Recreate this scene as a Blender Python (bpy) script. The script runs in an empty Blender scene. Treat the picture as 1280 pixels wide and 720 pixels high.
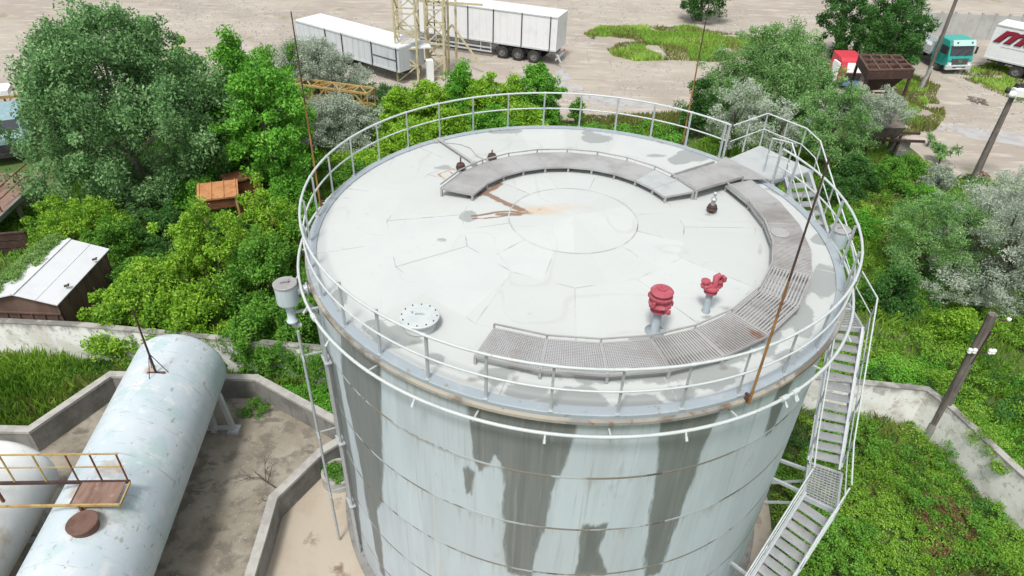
import bpy, math, random
import numpy as np
from mathutils import Matrix, Vector, Euler

SC = bpy.context.scene
COL = SC.collection
rng = np.random.default_rng(7)
random.seed(7)
rad, sin, cos, pi = math.radians, math.sin, math.cos, math.pi

# ------------------------------------------------------------------ camera
F = 853.0
CP = Vector((-1.3757, -14.0286, 17.3295))
TH, RO = rad(35.8243), rad(2.1266)
FW = Vector((0, cos(TH), -sin(TH)))
RT = Vector((1, 0, 0))
UP = RT.cross(FW)
R2 = cos(RO) * RT + sin(RO) * UP
U2 = -sin(RO) * RT + cos(RO) * UP
cd = bpy.data.cameras.new('camera')
cam = bpy.data.objects.new('camera', cd)
COL.objects.link(cam)
m3 = Matrix((R2, U2, -FW)).transposed()
cam.matrix_world = Matrix.Translation(CP) @ m3.to_4x4()
cd.sensor_width = 36.0
cd.lens = F / 1280 * 36
cd.clip_end = 2000
SC.camera = cam


def ray(u, v):
    return FW + R2 * ((u - 640) / F) - U2 * ((v - 360) / F)


def at(u, v, z=0.0):
    d = ray(u, v)
    return CP + d * ((z - CP.z) / d.z)


def cyl(u, v, r):
    """near hit of the pixel ray with the tank's cylinder -> azimuth (0 = -y, + toward +x), z"""
    d = ray(u, v)
    a = d.x**2 + d.y**2
    b = 2 * (CP.x * d.x + CP.y * d.y)
    c = CP.x**2 + CP.y**2 - r * r
    D = max(0, b * b - 4 * a * c)
    t = (-b - math.sqrt(D)) / 2 / a
    P = CP + d * t
    return math.atan2(P.x, -P.y), P.z


def row(x, y, z):
    q = Vector((x, y, z)) - CP
    return 360 - F * q.dot(U2) / q.dot(FW)


def zt(x, y, v):
    lo, hi = 0.0, 17.0
    for _ in range(40):
        m = (lo + hi) / 2
        if row(x, y, m) > v: lo = m
        else: hi = m
    return lo


def pol(az, r, z=0.0):
    a = rad(az)
    return Vector((r * sin(a), -r * cos(a), z))


# ------------------------------------------------------------------ materials
def mat(name, col, rough=0.7, metal=0.0, layers=(), bump=None, trans=0.0, spec=0.4):
    """layers: (kind, arg, lo, hi, colour, amount[, noise scale, noise amount]); kind 'noise' (arg = scale) or 'attr' (arg = name)"""
    m = bpy.data.materials.new(name)
    m.use_nodes = True
    nt = m.node_tree
    b = nt.nodes['Principled BSDF']
    b.inputs['Roughness'].default_value = rough
    b.inputs['Metallic'].default_value = metal
    b.inputs['Specular IOR Level'].default_value = spec
    b.inputs['Base Color'].default_value = (*col, 1)
    L = nt.links.new
    geo = nt.nodes.new('ShaderNodeNewGeometry')

    def noise(scale, detail=5, rough_=0.6):
        mp = nt.nodes.new('ShaderNodeMapping')
        mp.inputs['Scale'].default_value = scale if isinstance(scale, tuple) else (scale,) * 3
        L(geo.outputs['Position'], mp.inputs['Vector'])
        n = nt.nodes.new('ShaderNodeTexNoise')
        n.inputs['Scale'].default_value = 1
        n.inputs['Detail'].default_value = detail
        n.inputs['Roughness'].default_value = rough_
        L(mp.outputs[0], n.inputs['Vector'])
        return n.outputs['Fac']

    cur = None
    for ly in layers:
        kind, arg, lo, hi, c2, amt = ly[:6]
        if kind == 'noise':
            fac = noise(arg)
        else:
            a = nt.nodes.new('ShaderNodeAttribute')
            a.attribute_name = arg
            fac = a.outputs['Fac']
            if len(ly) > 6:
                nz = noise(ly[6])
                ma = nt.nodes.new('ShaderNodeMath'); ma.operation = 'SUBTRACT'
                L(nz, ma.inputs[0]); ma.inputs[1].default_value = 0.5
                mm = nt.nodes.new('ShaderNodeMath'); mm.operation = 'MULTIPLY_ADD'
                L(ma.outputs[0], mm.inputs[0]); mm.inputs[1].default_value = ly[7]
                L(fac, mm.inputs[2])
                fac = mm.outputs[0]
        mr = nt.nodes.new('ShaderNodeMapRange')
        mr.interpolation_type = 'SMOOTHSTEP'
        mr.inputs['From Min'].default_value = lo
        mr.inputs['From Max'].default_value = hi
        mr.inputs['To Max'].default_value = amt
        L(fac, mr.inputs['Value'])
        mx = nt.nodes.new('ShaderNodeMix')
        mx.data_type = 'RGBA'
        L(mr.outputs[0], mx.inputs[0])
        if cur is None: mx.inputs[6].default_value = (*col, 1)
        else: L(cur, mx.inputs[6])
        mx.inputs[7].default_value = (*c2, 1)
        cur = mx.outputs[2]
    if cur is not None:
        L(cur, b.inputs['Base Color'])
    if bump:
        bp = nt.nodes.new('ShaderNodeBump')
        bp.inputs['Strength'].default_value = bump[1]
        bp.inputs['Distance'].default_value = bump[2] if len(bump) > 2 else 0.02
        L(noise(bump[0]), bp.inputs['Height'])
        L(bp.outputs[0], b.inputs['Normal'])
    if trans:
        out = nt.nodes['Material Output']
        t = nt.nodes.new('ShaderNodeBsdfTranslucent')
        if cur is not None: L(cur, t.inputs['Color'])
        else: t.inputs['Color'].default_value = (*col, 1)
        ms = nt.nodes.new('ShaderNodeMixShader')
        ms.inputs[0].default_value = trans
        L(b.outputs[0], ms.inputs[1]); L(t.outputs[0], ms.inputs[2])
        L(ms.outputs[0], out.inputs['Surface'])
    return m


RUST = (0.16, 0.062, 0.025)
M = {}
M['shell'] = mat('shell_paint', (0.475, 0.545, 0.585), 0.5, layers=[
    ('noise', (1.4, 1.4, 0.25), 0.40, 0.68, (0.40, 0.455, 0.485), 0.8),
    ('noise', (5.0, 5.0, 0.16), 0.50, 0.72, (0.385, 0.41, 0.41), 0.55),
    ('noise', (9.0, 9.0, 0.12), 0.58, 0.74, (0.56, 0.60, 0.61), 0.6),
    ('attr', 'plate', 0.2, 1.0, (0.40, 0.44, 0.465), 0.55),
    ('attr', 'wet', 0.35, 0.48, (0.158, 0.172, 0.168), 0.94, (6.0, 6.0, 1.0), 0.48),
    ('attr', 'wetin', 0.45, 1.05, (0.10, 0.11, 0.102), 0.75, (5.0, 5.0, 0.25), 1.2),
    ('attr', 'wetin', 0.55, 0.95, (0.235, 0.245, 0.235), 0.6, (11.0, 11.0, 0.2), 1.0),
    ('noise', (16.0, 16.0, 0.35), 0.60, 0.70, (0.28, 0.30, 0.30), 0.45),
    ('attr', 'drip', 0.45, 0.9, (0.26, 0.25, 0.22), 0.7, (14.0, 14.0, 0.25), 1.6),
    ('attr', 'rust', 0.35, 0.95, (0.22, 0.15, 0.09), 0.75, (6.0, 6.0, 0.8), 0.9),
    ('noise', (2.2, 2.2, 1.0), 0.63, 0.70, (0.33, 0.34, 0.33), 0.35)], bump=((1.1, 1.1, 0.5), 0.12, 0.05))
M['roof'] = mat('roof_paint', (0.505, 0.53, 0.515), 0.6, layers=[
    ('noise', 0.8, 0.35, 0.7, (0.465, 0.495, 0.49), 0.7),
    ('noise', 4.5, 0.60, 0.75, (0.42, 0.44, 0.43), 0.4),
    ('attr', 'plate', 0.1, 1.0, (0.455, 0.475, 0.455), 0.6), ('attr', 'pond', 0.55, 1.2, (0.40, 0.41, 0.39), 0.55, 2.5, 0.9),
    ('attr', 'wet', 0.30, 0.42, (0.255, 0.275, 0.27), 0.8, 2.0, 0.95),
    ('attr', 'dirt', 0.35, 0.9, (0.19, 0.17, 0.145), 0.7, 5.0, 1.1),
    ('attr', 'halo', 0.05, 0.9, (0.52, 0.39, 0.26), 0.65, 5.0, 0.9),
    ('attr', 'rust', 0.40, 0.80, (0.19, 0.10, 0.05), 0.85, 6.0, 1.1),
    ('noise', 2.6, 0.66, 0.74, (0.36, 0.37, 0.355), 0.5), ('noise', 13.0, 0.70, 0.75, (0.24, 0.21, 0.18), 0.55), ('noise', 38.0, 0.70, 0.76, (0.26, 0.23, 0.2), 0.4)], bump=(1.0, 0.1, 0.05))
M['seam'] = mat('weld_seam', (0.465, 0.49, 0.48), 0.7, layers=[('noise', 1.6, 0.42, 0.56, (0.33, 0.335, 0.325), 0.85), ('noise', 1.1, 0.55, 0.66, (0.17, 0.155, 0.14), 0.75)])
M['ringseam'] = mat('shell_seam', (0.40, 0.44, 0.455), 0.7, layers=[('noise', 0.8, 0.44, 0.54, (0.19, 0.165, 0.13), 0.9), ('noise', 1.3, 0.56, 0.62, (0.085, 0.075, 0.065), 0.9)])
M['rim'] = mat('rim_paint', (0.30, 0.345, 0.375), 0.55, layers=[('noise', 2.0, 0.5, 0.7, (0.38, 0.41, 0.42), 0.8), ('noise', 5.0, 0.60, 0.70, (0.22, 0.20, 0.12), 0.7)])
M['gutter'] = mat('rim_gutter', (0.22, 0.215, 0.20), 0.8, layers=[('noise', 1.4, 0.40, 0.60, (0.34, 0.31, 0.25), 0.85), ('noise', 1.0, 0.52, 0.62, (0.11, 0.085, 0.065), 0.8), ('noise', 4.5, 0.58, 0.66, (0.19, 0.105, 0.06), 0.8)])
M['white'] = mat('white_rail_paint', (0.50, 0.54, 0.535), 0.45, layers=[('noise', 3.0, 0.45, 0.7, (0.44, 0.475, 0.48), 0.8), ('noise', 11.0, 0.63, 0.72, (0.30, 0.20, 0.13), 0.6)])
M['galv'] = mat('galvanised_steel', (0.47, 0.50, 0.515), 0.45, 0.35, layers=[('noise', 5.0, 0.4, 0.7, (0.42, 0.44, 0.46), 0.8), ('noise', 12, 0.66, 0.72, (0.26, 0.19, 0.14), 0.6)])
M['grate'] = mat('grating_steel', (0.40, 0.395, 0.385), 0.65, 0.15, layers=[('noise', 1.3, 0.40, 0.65, (0.29, 0.275, 0.265), 0.9), ('attr', 'rust', 0.35, 0.8, (0.23, 0.105, 0.05), 0.9, 4.0, 0.9), ('noise', 6.0, 0.60, 0.7, (0.22, 0.13, 0.085), 0.5)])
M['mesh'] = mat('expanded_mesh_steel', (0.42, 0.42, 0.425), 0.65, 0.1, layers=[('noise', 1.3, 0.45, 0.7, (0.35, 0.34, 0.335), 0.9), ('attr', 'rust', 0.45, 0.9, (0.30, 0.2, 0.165), 0.7, 4.0, 0.9)])
M['plate'] = mat('grey_plate', (0.37, 0.375, 0.37), 0.6, 0.1, layers=[('noise', 1.2, 0.4, 0.65, (0.29, 0.282, 0.275), 0.9), ('noise', 7.0, 0.62, 0.7, (0.26, 0.2, 0.16), 0.5)])
M['platel'] = mat('pale_plate', (0.44, 0.465, 0.46), 0.55, 0.1, layers=[('noise', 2.0, 0.45, 0.7, (0.36, 0.385, 0.385), 0.9)])
M['red'] = mat('red_valve_paint', (0.37, 0.075, 0.10), 0.6, layers=[('noise', 8.0, 0.5, 0.7, (0.47, 0.165, 0.19), 0.8), ('noise', 14.0, 0.6, 0.7, (0.20, 0.04, 0.045), 0.8)])
M['stemm'] = mat('blue_grey_stem', (0.26, 0.31, 0.34), 0.6, layers=[('noise', 6.0, 0.5, 0.7, (0.34, 0.37, 0.38), 0.8)])
M['stairgrate'] = mat('stair_grating', (0.30, 0.31, 0.315), 0.6, 0.2, layers=[('noise', 3.0, 0.45, 0.65, (0.38, 0.385, 0.38), 0.8), ('noise', 9.0, 0.62, 0.7, (0.22, 0.18, 0.15), 0.6)])
M['dark'] = mat('dark_iron', (0.075, 0.045, 0.04), 0.7, 0.2, layers=[('noise', 9.0, 0.5, 0.7, (0.15, 0.065, 0.045), 0.8)])
M['rust'] = mat('rusty_steel', RUST, 0.85, layers=[('noise', 3.0, 0.4, 0.65, (0.09, 0.038, 0.022), 0.9), ('noise', 10.0, 0.55, 0.7, (0.26, 0.11, 0.045), 0.7)])
M['rustd'] = mat('dark_rusty_steel', (0.055, 0.03, 0.026), 0.85, layers=[('noise', 3.0, 0.45, 0.65, (0.09, 0.05, 0.038), 0.8), ('noise', 9.0, 0.62, 0.7, (0.16, 0.085, 0.055), 0.6)])
M['gridrust'] = mat('brown_grid_steel', (0.15, 0.085, 0.065), 0.85, layers=[('noise', 3.0, 0.45, 0.65, (0.09, 0.05, 0.04), 0.8)])
M['rod'] = mat('rod_rust', (0.33, 0.17, 0.05), 0.8, layers=[('noise', (0, 0, 1.2), 0.40, 0.60, (0.17, 0.075, 0.03), 0.9)])
M['rodd'] = mat('rod_dark', (0.06, 0.035, 0.03), 0.8, layers=[('noise', 2.0, 0.5, 0.7, (0.16, 0.08, 0.05), 0.8)])
M['yellow'] = mat('worn_yellow_paint', (0.40, 0.29, 0.11), 0.7, layers=[('noise', 3.0, 0.45, 0.65, (0.34, 0.19, 0.07), 0.9), ('noise', 9.0, 0.58, 0.7, (0.12, 0.055, 0.03), 0.7)])
M['cream'] = mat('cream_lattice_paint', (0.52, 0.47, 0.30), 0.7, layers=[('noise', 3.0, 0.5, 0.7, (0.3, 0.23, 0.13), 0.8)])
M['orange'] = mat('orange_rusty_sheet', (0.47, 0.23, 0.10), 0.8, layers=[('noise', 2.0, 0.4, 0.7, (0.36, 0.15, 0.06), 0.9), ('noise', 8.0, 0.6, 0.7, (0.15, 0.06, 0.03), 0.7)])
M['htank'] = mat('pale_blue_tank_paint', (0.47, 0.545, 0.585), 0.5, layers=[
    ('noise', 0.7, 0.40, 0.65, (0.53, 0.585, 0.615), 0.9),
    ('noise', 0.9, 0.52, 0.62, (0.37, 0.50, 0.50), 0.6), ('noise', 2.3, 0.55, 0.66, (0.60, 0.625, 0.63), 0.8),
    ('attr', 'stain', 0.3, 0.9, (0.33, 0.25, 0.16), 0.8, 5.0, 0.9),
    ('noise', (1.3, 15.0, 1.3), 0.60, 0.66, (0.33, 0.34, 0.30), 0.6),
    ('noise', (6.0, 3.0, 6.0), 0.63, 0.66, (0.30, 0.31, 0.28), 0.75),
    ('noise', (3.0, 9.0, 9.0), 0.68, 0.70, (0.26, 0.22, 0.18), 0.7)], bump=(1.0, 0.1, 0.05))
M['wtank'] = mat('white_tank_paint', (0.70, 0.71, 0.69), 0.5, layers=[
    ('noise', 1.0, 0.40, 0.65, (0.62, 0.625, 0.605), 0.9),
    ('attr', 'stain', 0.3, 0.8, (0.42, 0.27, 0.12), 0.85, 3.0, 0.9),
    ('noise', 5.0, 0.65, 0.70, (0.4, 0.36, 0.3), 0.7)])
M['chute'] = mat('grey_brown_chute', (0.17, 0.145, 0.135), 0.8, layers=[('noise', 2.5, 0.45, 0.65, (0.11, 0.075, 0.06), 0.8)])
M['conc'] = mat('grey_concrete', (0.235, 0.23, 0.215), 0.9, layers=[('noise', 1.2, 0.4, 0.65, (0.145, 0.14, 0.125), 0.9), ('noise', (4, 4, 0.7), 0.55, 0.7, (0.13, 0.125, 0.115), 0.8), ('noise', 14.0, 0.6, 0.75, (0.36, 0.35, 0.33), 0.6)], bump=(12.0, 0.5, 0.02))
M['cope'] = mat('pale_concrete_top', (0.40, 0.39, 0.36), 0.9, layers=[('noise', 2.5, 0.4, 0.65, (0.29, 0.28, 0.26), 0.9)], bump=(15.0, 0.4, 0.02))
M['floor'] = mat('stained_concrete_floor', (0.33, 0.30, 0.245), 0.9, layers=[
    ('noise', 0.5, 0.38, 0.62, (0.215, 0.19, 0.145), 0.9), ('noise', 1.6, 0.48, 0.62, (0.14, 0.125, 0.10), 0.75),
    ('noise', (0.9, 2.4, 1), 0.58, 0.66, (0.115, 0.10, 0.085), 0.7), ('noise', 9.0, 0.58, 0.75, (0.42, 0.39, 0.34), 0.5)], bump=(8.0, 0.4, 0.03))
M['apron'] = mat('sandy_concrete', (0.41, 0.36, 0.29), 0.9, layers=[('noise', 0.8, 0.45, 0.7, (0.37, 0.31, 0.24), 0.9), ('noise', 0.9, 0.57, 0.68, (0.15, 0.095, 0.06), 0.85), ('noise', 8.0, 0.6, 0.75, (0.3, 0.26, 0.2), 0.5)], bump=(8.0, 0.3, 0.02))
M['wwall'] = mat('whitewashed_wall', (0.80, 0.795, 0.765), 0.9, layers=[
    ('noise', 1.1, 0.45, 0.66, (0.60, 0.585, 0.53), 0.9), ('noise', 3.0, 0.56, 0.64, (0.45, 0.43, 0.385), 0.75), ('noise', 9.0, 0.60, 0.66, (0.33, 0.31, 0.28), 0.6),
    ('attr', 'top', 0.55, 1.10, (0.20, 0.19, 0.175), 0.8, (3.5, 3.5, 0.5), 1.5)], bump=(7.0, 0.5, 0.02))
M['darkcope'] = mat('blackened_wall_top', (0.18, 0.175, 0.16), 0.95, layers=[('noise', 1.2, 0.42, 0.6, (0.40, 0.39, 0.36), 0.85)])
M['timber'] = mat('brown_weathered_boards', (0.12, 0.075, 0.058), 0.85, layers=[('noise', (2.0, 2.0, 0.5), 0.4, 0.66, (0.17, 0.11, 0.085), 0.9), ('noise', (9, 9, 0.6), 0.55, 0.7, (0.07, 0.045, 0.035), 0.8)], bump=((14, 14, 1.0), 0.4, 0.02))
M['shedroof'] = mat('white_sheet_roof', (0.60, 0.62, 0.635), 0.55, layers=[('noise', 1.3, 0.45, 0.7, (0.54, 0.555, 0.57), 0.8), ('noise', 7.0, 0.64, 0.72, (0.45, 0.44, 0.43), 0.6)])
M['polew'] = mat('weathered_wood_pole', (0.17, 0.152, 0.135), 0.9, layers=[('noise', (10, 10, 0.7), 0.4, 0.65, (0.085, 0.07, 0.06), 0.9), ('noise', 3.0, 0.5, 0.7, (0.22, 0.19, 0.165), 0.7)], bump=((20, 20, 1), 0.5, 0.02))
M['porc'] = mat('white_porcelain', (0.8, 0.8, 0.78), 0.2)
M['lampw'] = mat('white_lamp_housing', (0.78, 0.79, 0.78), 0.5)
M['soil'] = mat('soil_and_grass', (0.07, 0.125, 0.028), 1.0, layers=[('noise', 0.35, 0.4, 0.65, (0.10, 0.12, 0.045), 0.8), ('noise', 1.6, 0.5, 0.7, (0.055, 0.085, 0.02), 0.8), ('noise', 9.0, 0.5, 0.75, (0.15, 0.16, 0.06), 0.6)], bump=(7.0, 0.6, 0.05))
M['yard'] = mat('sandy_yard', (0.395, 0.355, 0.30), 0.95, layers=[
    ('noise', 0.12, 0.42, 0.62, (0.32, 0.28, 0.235), 0.9), ('noise', (0.35, 1.4, 1), 0.50, 0.68, (0.48, 0.44, 0.385), 0.85),
    ('noise', (0.5, 2.2, 1), 0.60, 0.72, (0.27, 0.22, 0.17), 0.7), ('noise', 0.28, 0.60, 0.70, (0.20, 0.20, 0.09), 0.6), ('noise', (0.18, 3.5, 1), 0.60, 0.68, (0.25, 0.205, 0.165), 0.6), ('noise', (2.8, 0.15, 1), 0.62, 0.70, (0.28, 0.235, 0.19), 0.5),
    ('noise', 6.0, 0.55, 0.72, (0.34, 0.30, 0.25), 0.6)], bump=(5.0, 0.4, 0.04))
M['puddle'] = mat('muddy_water', (0.10, 0.065, 0.045), 0.12, layers=[('noise', 1.2, 0.45, 0.6, (0.14, 0.10, 0.08), 0.8)])
M['puddlel'] = mat('wet_pale_mud', (0.42, 0.41, 0.40), 0.25, layers=[('noise', 1.2, 0.45, 0.6, (0.34, 0.32, 0.30), 0.8)])
M['vanw'] = mat('white_van_body', (0.72, 0.73, 0.74), 0.4, layers=[('noise', 0.9, 0.5, 0.7, (0.64, 0.65, 0.67), 0.8), ('noise', (5, 5, 0.5), 0.6, 0.72, (0.5, 0.49, 0.47), 0.4)])
M['vang'] = mat('pale_grey_van_side', (0.52, 0.56, 0.58), 0.5, layers=[('noise', (3, 3, 0.6), 0.5, 0.7, (0.43, 0.46, 0.48), 0.8)])
M['black'] = mat('black_chassis', (0.03, 0.03, 0.032), 0.6, layers=[('noise', 4.0, 0.5, 0.7, (0.075, 0.068, 0.06), 0.8)])
M['tyre'] = mat('tyre_rubber', (0.035, 0.034, 0.033), 0.85, layers=[('noise', 6.0, 0.5, 0.7, (0.085, 0.075, 0.065), 0.8)])
M['rimm'] = mat('steel_wheel', (0.24, 0.235, 0.23), 0.5, 0.4, layers=[('noise', 8.0, 0.5, 0.7, (0.12, 0.11, 0.10), 0.8)])
M['teal'] = mat('teal_cab_paint', (0.02, 0.33, 0.28), 0.3, layers=[('noise', 2.0, 0.5, 0.7, (0.04, 0.37, 0.32), 0.6)], spec=0.5)
M['paleteal'] = mat('pale_teal_visor', (0.42, 0.62, 0.58), 0.35)
M['glass'] = mat('dark_windscreen', (0.03, 0.035, 0.04), 0.08, spec=0.8)
M['bump'] = mat('pale_bumper', (0.50, 0.53, 0.53), 0.4, layers=[('noise', 5.0, 0.5, 0.7, (0.36, 0.37, 0.36), 0.7)])
M['chrome'] = mat('bright_metal', (0.7, 0.7, 0.7), 0.25, 0.8)
M['lens'] = mat('headlight_lens', (0.75, 0.77, 0.78), 0.1, spec=0.8)
M['letter'] = mat('maroon_lettering', (0.24, 0.012, 0.035), 0.5)
M['lettersh'] = mat('black_letter_shadow', (0.03, 0.012, 0.016), 0.6)
M['redcab'] = mat('red_cab_paint', (0.55, 0.05, 0.07), 0.35)
M['bluecab'] = mat('blue_panel', (0.12, 0.22, 0.42), 0.4)
M['tealold'] = mat('faded_teal_truck', (0.22, 0.34, 0.37), 0.5, layers=[('noise', 3.0, 0.5, 0.7, (0.34, 0.44, 0.47), 0.8), ('noise', 8.0, 0.6, 0.7, (0.1, 0.08, 0.06), 0.6)])
M['planks'] = mat('rusty_deck_boards', (0.24, 0.155, 0.12), 0.85, layers=[('noise', (4, 0.6, 1), 0.42, 0.62, (0.15, 0.085, 0.065), 0.9), ('noise', 3.0, 0.55, 0.7, (0.34, 0.26, 0.21), 0.7)])
M['bark'] = mat('grey_brown_bark', (0.10, 0.08, 0.062), 0.95, layers=[('noise', (8, 8, 1.5), 0.4, 0.65, (0.05, 0.04, 0.032), 0.9)], bump=((12, 12, 2), 0.5, 0.02))
M['palebark'] = mat('pale_poplar_bark', (0.30, 0.29, 0.24), 0.9, layers=[('noise', (8, 8, 1.5), 0.45, 0.65, (0.16, 0.15, 0.12), 0.9)])
M['fence'] = mat('pale_concrete_fence', (0.42, 0.425, 0.41), 0.9, layers=[('noise', 0.9, 0.4, 0.65, (0.33, 0.33, 0.31), 0.9)])
M['twig'] = mat('dead_twigs', (0.07, 0.055, 0.045), 0.95)
M['rubble'] = mat('brick_red_rubble', (0.20, 0.095, 0.065), 0.95, layers=[('noise', 4.0, 0.4, 0.65, (0.13, 0.07, 0.05), 0.9)])


def leafmat(name, c1, c2, c3=None, trans=0.28):
    ly = [('attr', 'tint', 0.0, 0.75, c2, 1.0)]
    if c3: ly.append(('attr', 'tint', 0.72, 1.15, c3, 1.0))
    return mat(name, c1, 0.6, layers=ly, trans=trans, spec=0.3)


LM = {
    'poplar': leafmat('grey_green_leaves', (0.065, 0.165, 0.050), (0.205, 0.385, 0.145), (0.37, 0.55, 0.27)),
    'bright': leafmat('bright_green_leaves', (0.055, 0.210, 0.018), (0.170, 0.450, 0.045), (0.32, 0.60, 0.09)),
    'lime': leafmat('lime_leaves', (0.075, 0.215, 0.014), (0.28, 0.50, 0.040), (0.50, 0.66, 0.11)),
    'shoot': leafmat('yellow_green_leaves', (0.095, 0.250, 0.018), (0.31, 0.55, 0.040), (0.52, 0.68, 0.11)),
    'silver': leafmat('silver_leaves', (0.22, 0.285, 0.20), (0.50, 0.565, 0.455), (0.70, 0.74, 0.64)),
    'willow': leafmat('soft_willow_leaves', (0.085, 0.210, 0.055), (0.23, 0.420, 0.135), (0.40, 0.58, 0.27)),
    'deep': leafmat('deep_green_leaves', (0.024, 0.088, 0.016), (0.072, 0.200, 0.040), (0.14, 0.30, 0.07)),
    'mid': leafmat('mid_green_leaves', (0.050, 0.165, 0.018), (0.150, 0.360, 0.040), (0.28, 0.50, 0.09)),
    'grass': leafmat('grass_blades', (0.10, 0.225, 0.022), (0.26, 0.44, 0.052), (0.42, 0.54, 0.11)),
    'lawn': leafmat('pale_lawn_blades', (0.22, 0.40, 0.055), (0.42, 0.62, 0.12), (0.60, 0.68, 0.24)),
    'dry': leafmat('dry_grass_blades', (0.15, 0.170, 0.045), (0.28, 0.31, 0.09), (0.42, 0.42, 0.17)),
    'cover': leafmat('weed_leaves', (0.085, 0.225, 0.018), (0.22, 0.415, 0.042), (0.40, 0.56, 0.10)),
    'vine': leafmat('vine_leaves', (0.085, 0.190, 0.035), (0.195, 0.350, 0.080), (0.34, 0.50, 0.17)),
    'redweed': leafmat('red_brown_weeds', (0.13, 0.060, 0.035), (0.24, 0.125, 0.075), (0.32, 0.22, 0.12)),
}


# ------------------------------------------------------------------ mesh helpers
class MB:
    def __init__(s):
        s.v, s.f, s.m, s.s = [], [], [], []

    def add(s, vs, fs, mi=0, smooth=False):
        o = len(s.v)
        s.v.extend([tuple(p) for p in vs])
        for f in fs:
            s.f.append(tuple(i + o for i in f)); s.m.append(mi); s.s.append(smooth)

    def hexa(s, p, mi=0):
        """p: 8 points, bottom ring (4) then top ring (4), counter-clockwise from above"""
        s.add(p, [(3, 2, 1, 0), (4, 5, 6, 7), (0, 1, 5, 4), (1, 2, 6, 5), (2, 3, 7, 6), (3, 0, 4, 7)], mi)

    def box(s, c, size, rz=0.0, mi=0, rot=None):
        x, y, z = [q / 2 for q in size]
        P = [(-x, -y, -z), (x, -y, -z), (x, y, -z), (-x, y, -z), (-x, -y, z), (x, -y, z), (x, y, z), (-x, y, z)]
        mt = rot if rot else Matrix.Rotation(rz, 3, 'Z')
        c = Vector(c)
        s.hexa([c + mt @ Vector(q) for q in P], mi)

    def bar(s, a, b, w, h, mi=0, up=(0, 0, 1)):
        a, b = Vector(a), Vector(b)
        d = (b - a).normalized()
        u = Vector(up)
        if abs(d.dot(u)) > 0.98: u = Vector((0, 1, 0))
        sd = d.cross(u).normalized() * (w / 2)
        uu = sd.cross(d).normalized() * (h / 2)
        s.hexa([a + sd - uu, b + sd - uu, b - sd - uu, a - sd - uu, a + sd + uu, b + sd + uu, b - sd + uu, a - sd + uu], mi)

    def tube(s, path, r, n=8, mi=0, closed=False, caps=True):
        path = [Vector(p) for p in path]
        k = len(path)
        rs = r if isinstance(r, (list, tuple)) else [r] * k
        rings = []
        prev = None
        for i, p in enumerate(path):
            if closed: d = path[(i + 1) % k] - path[i - 1]
            else: d = path[min(i + 1, k - 1)] - path[max(i - 1, 0)]
            d.normalize()
            if prev is None:
                u = Vector((0, 0, 1)) if abs(d.z) < 0.9 else Vector((1, 0, 0))
                u = (u - d * u.dot(d)).normalized()
            else:
                u = (prev - d * prev.dot(d)).normalized()
            prev = u
            w = d.cross(u)
            rings.append([p + (u * cos(2 * pi * j / n) + w * sin(2 * pi * j / n)) * rs[i] for j in range(n)])
        vs = [q for rg in rings for q in rg]
        fs = []
        for i in range(k if closed else k - 1):
            a, b = i * n, ((i + 1) % k) * n
            for j in range(n):
                fs.append((a + j, a + (j + 1) % n, b + (j + 1) % n, b + j))
        s.add(vs, fs, mi, True)
        if caps and not closed:
            s.add(rings[0], [tuple(range(n - 1, -1, -1))], mi)
            s.add(rings[-1], [tuple(range(n))], mi)

    def lathe(s, prof, n=24, c=(0, 0, 0), mi=0, axis=None, a0=0.0, a1=2 * pi, smooth=True):
        """prof: list of (r, z)"""
        c = Vector(c)
        full = abs(a1 - a0 - 2 * pi) < 1e-6
        cnt = n if full else n + 1
        vs = []
        mt = axis if axis is not None else Matrix.Identity(3)
        for (r, z) in prof:
            for j in range(cnt):
                a = a0 + (a1 - a0) * j / n
                vs.append(c + mt @ Vector((r * sin(a), -r * cos(a), z)))
        fs = []
        for i in range(len(prof) - 1):
            for j in range(n):
                j2 = (j + 1) % cnt
                fs.append((i * cnt + j, i * cnt + j2, (i + 1) * cnt + j2, (i + 1) * cnt + j))
        s.add(vs, fs, mi, smooth)

    def poly(s, pts, z0, z1, mi=0):
        n = len(pts)
        lo = [(p[0], p[1], z0) for p in pts]
        hi = [(p[0], p[1], z1) for p in pts]
        s.add(lo + hi, [tuple(range(n - 1, -1, -1)), tuple(range(n, 2 * n))] + [(i, (i + 1) % n, n + (i + 1) % n, n + i) for i in range(n)], mi)

    def mesh(s, name, mats):
        me = bpy.data.meshes.new(name)
        me.from_pydata(s.v, [], s.f)
        for mm in (mats if isinstance(mats, (list, tuple)) else [mats]):
            me.materials.append(M[mm] if isinstance(mm, str) else mm)
        me.polygons.foreach_set('material_index', s.m)
        me.polygons.foreach_set('use_smooth', s.s)
        me.update()
        return me


def np_mesh(name, V, Q, mats, vattr=None, fattr=None, smooth=False):
    me = bpy.data.meshes.new(name)
    V = np.asarray(V, np.float32); Q = np.asarray(Q, np.int32)
    me.vertices.add(len(V)); me.vertices.foreach_set('co', V.ravel())
    k = Q.shape[1]
    me.loops.add(Q.size); me.loops.foreach_set('vertex_index', Q.ravel())
    me.polygons.add(len(Q))
    me.polygons.foreach_set('loop_start', np.arange(0, Q.size, k, dtype=np.int32))
    me.polygons.foreach_set('use_smooth', np.full(len(Q), smooth))
    for d, dom in ((vattr, 'POINT'), (fattr, 'FACE')):
        for n, arr in (d or {}).items():
            a = me.attributes.new(n, 'FLOAT', dom)
            a.data.foreach_set('value', np.asarray(arr, np.float32).ravel())
    for mm in (mats if isinstance(mats, (list, tuple)) else [mats]):
        me.materials.append(M[mm] if isinstance(mm, str) else mm)
    me.update(calc_edges=True)
    me.validate()
    return me


WM = {}


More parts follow.
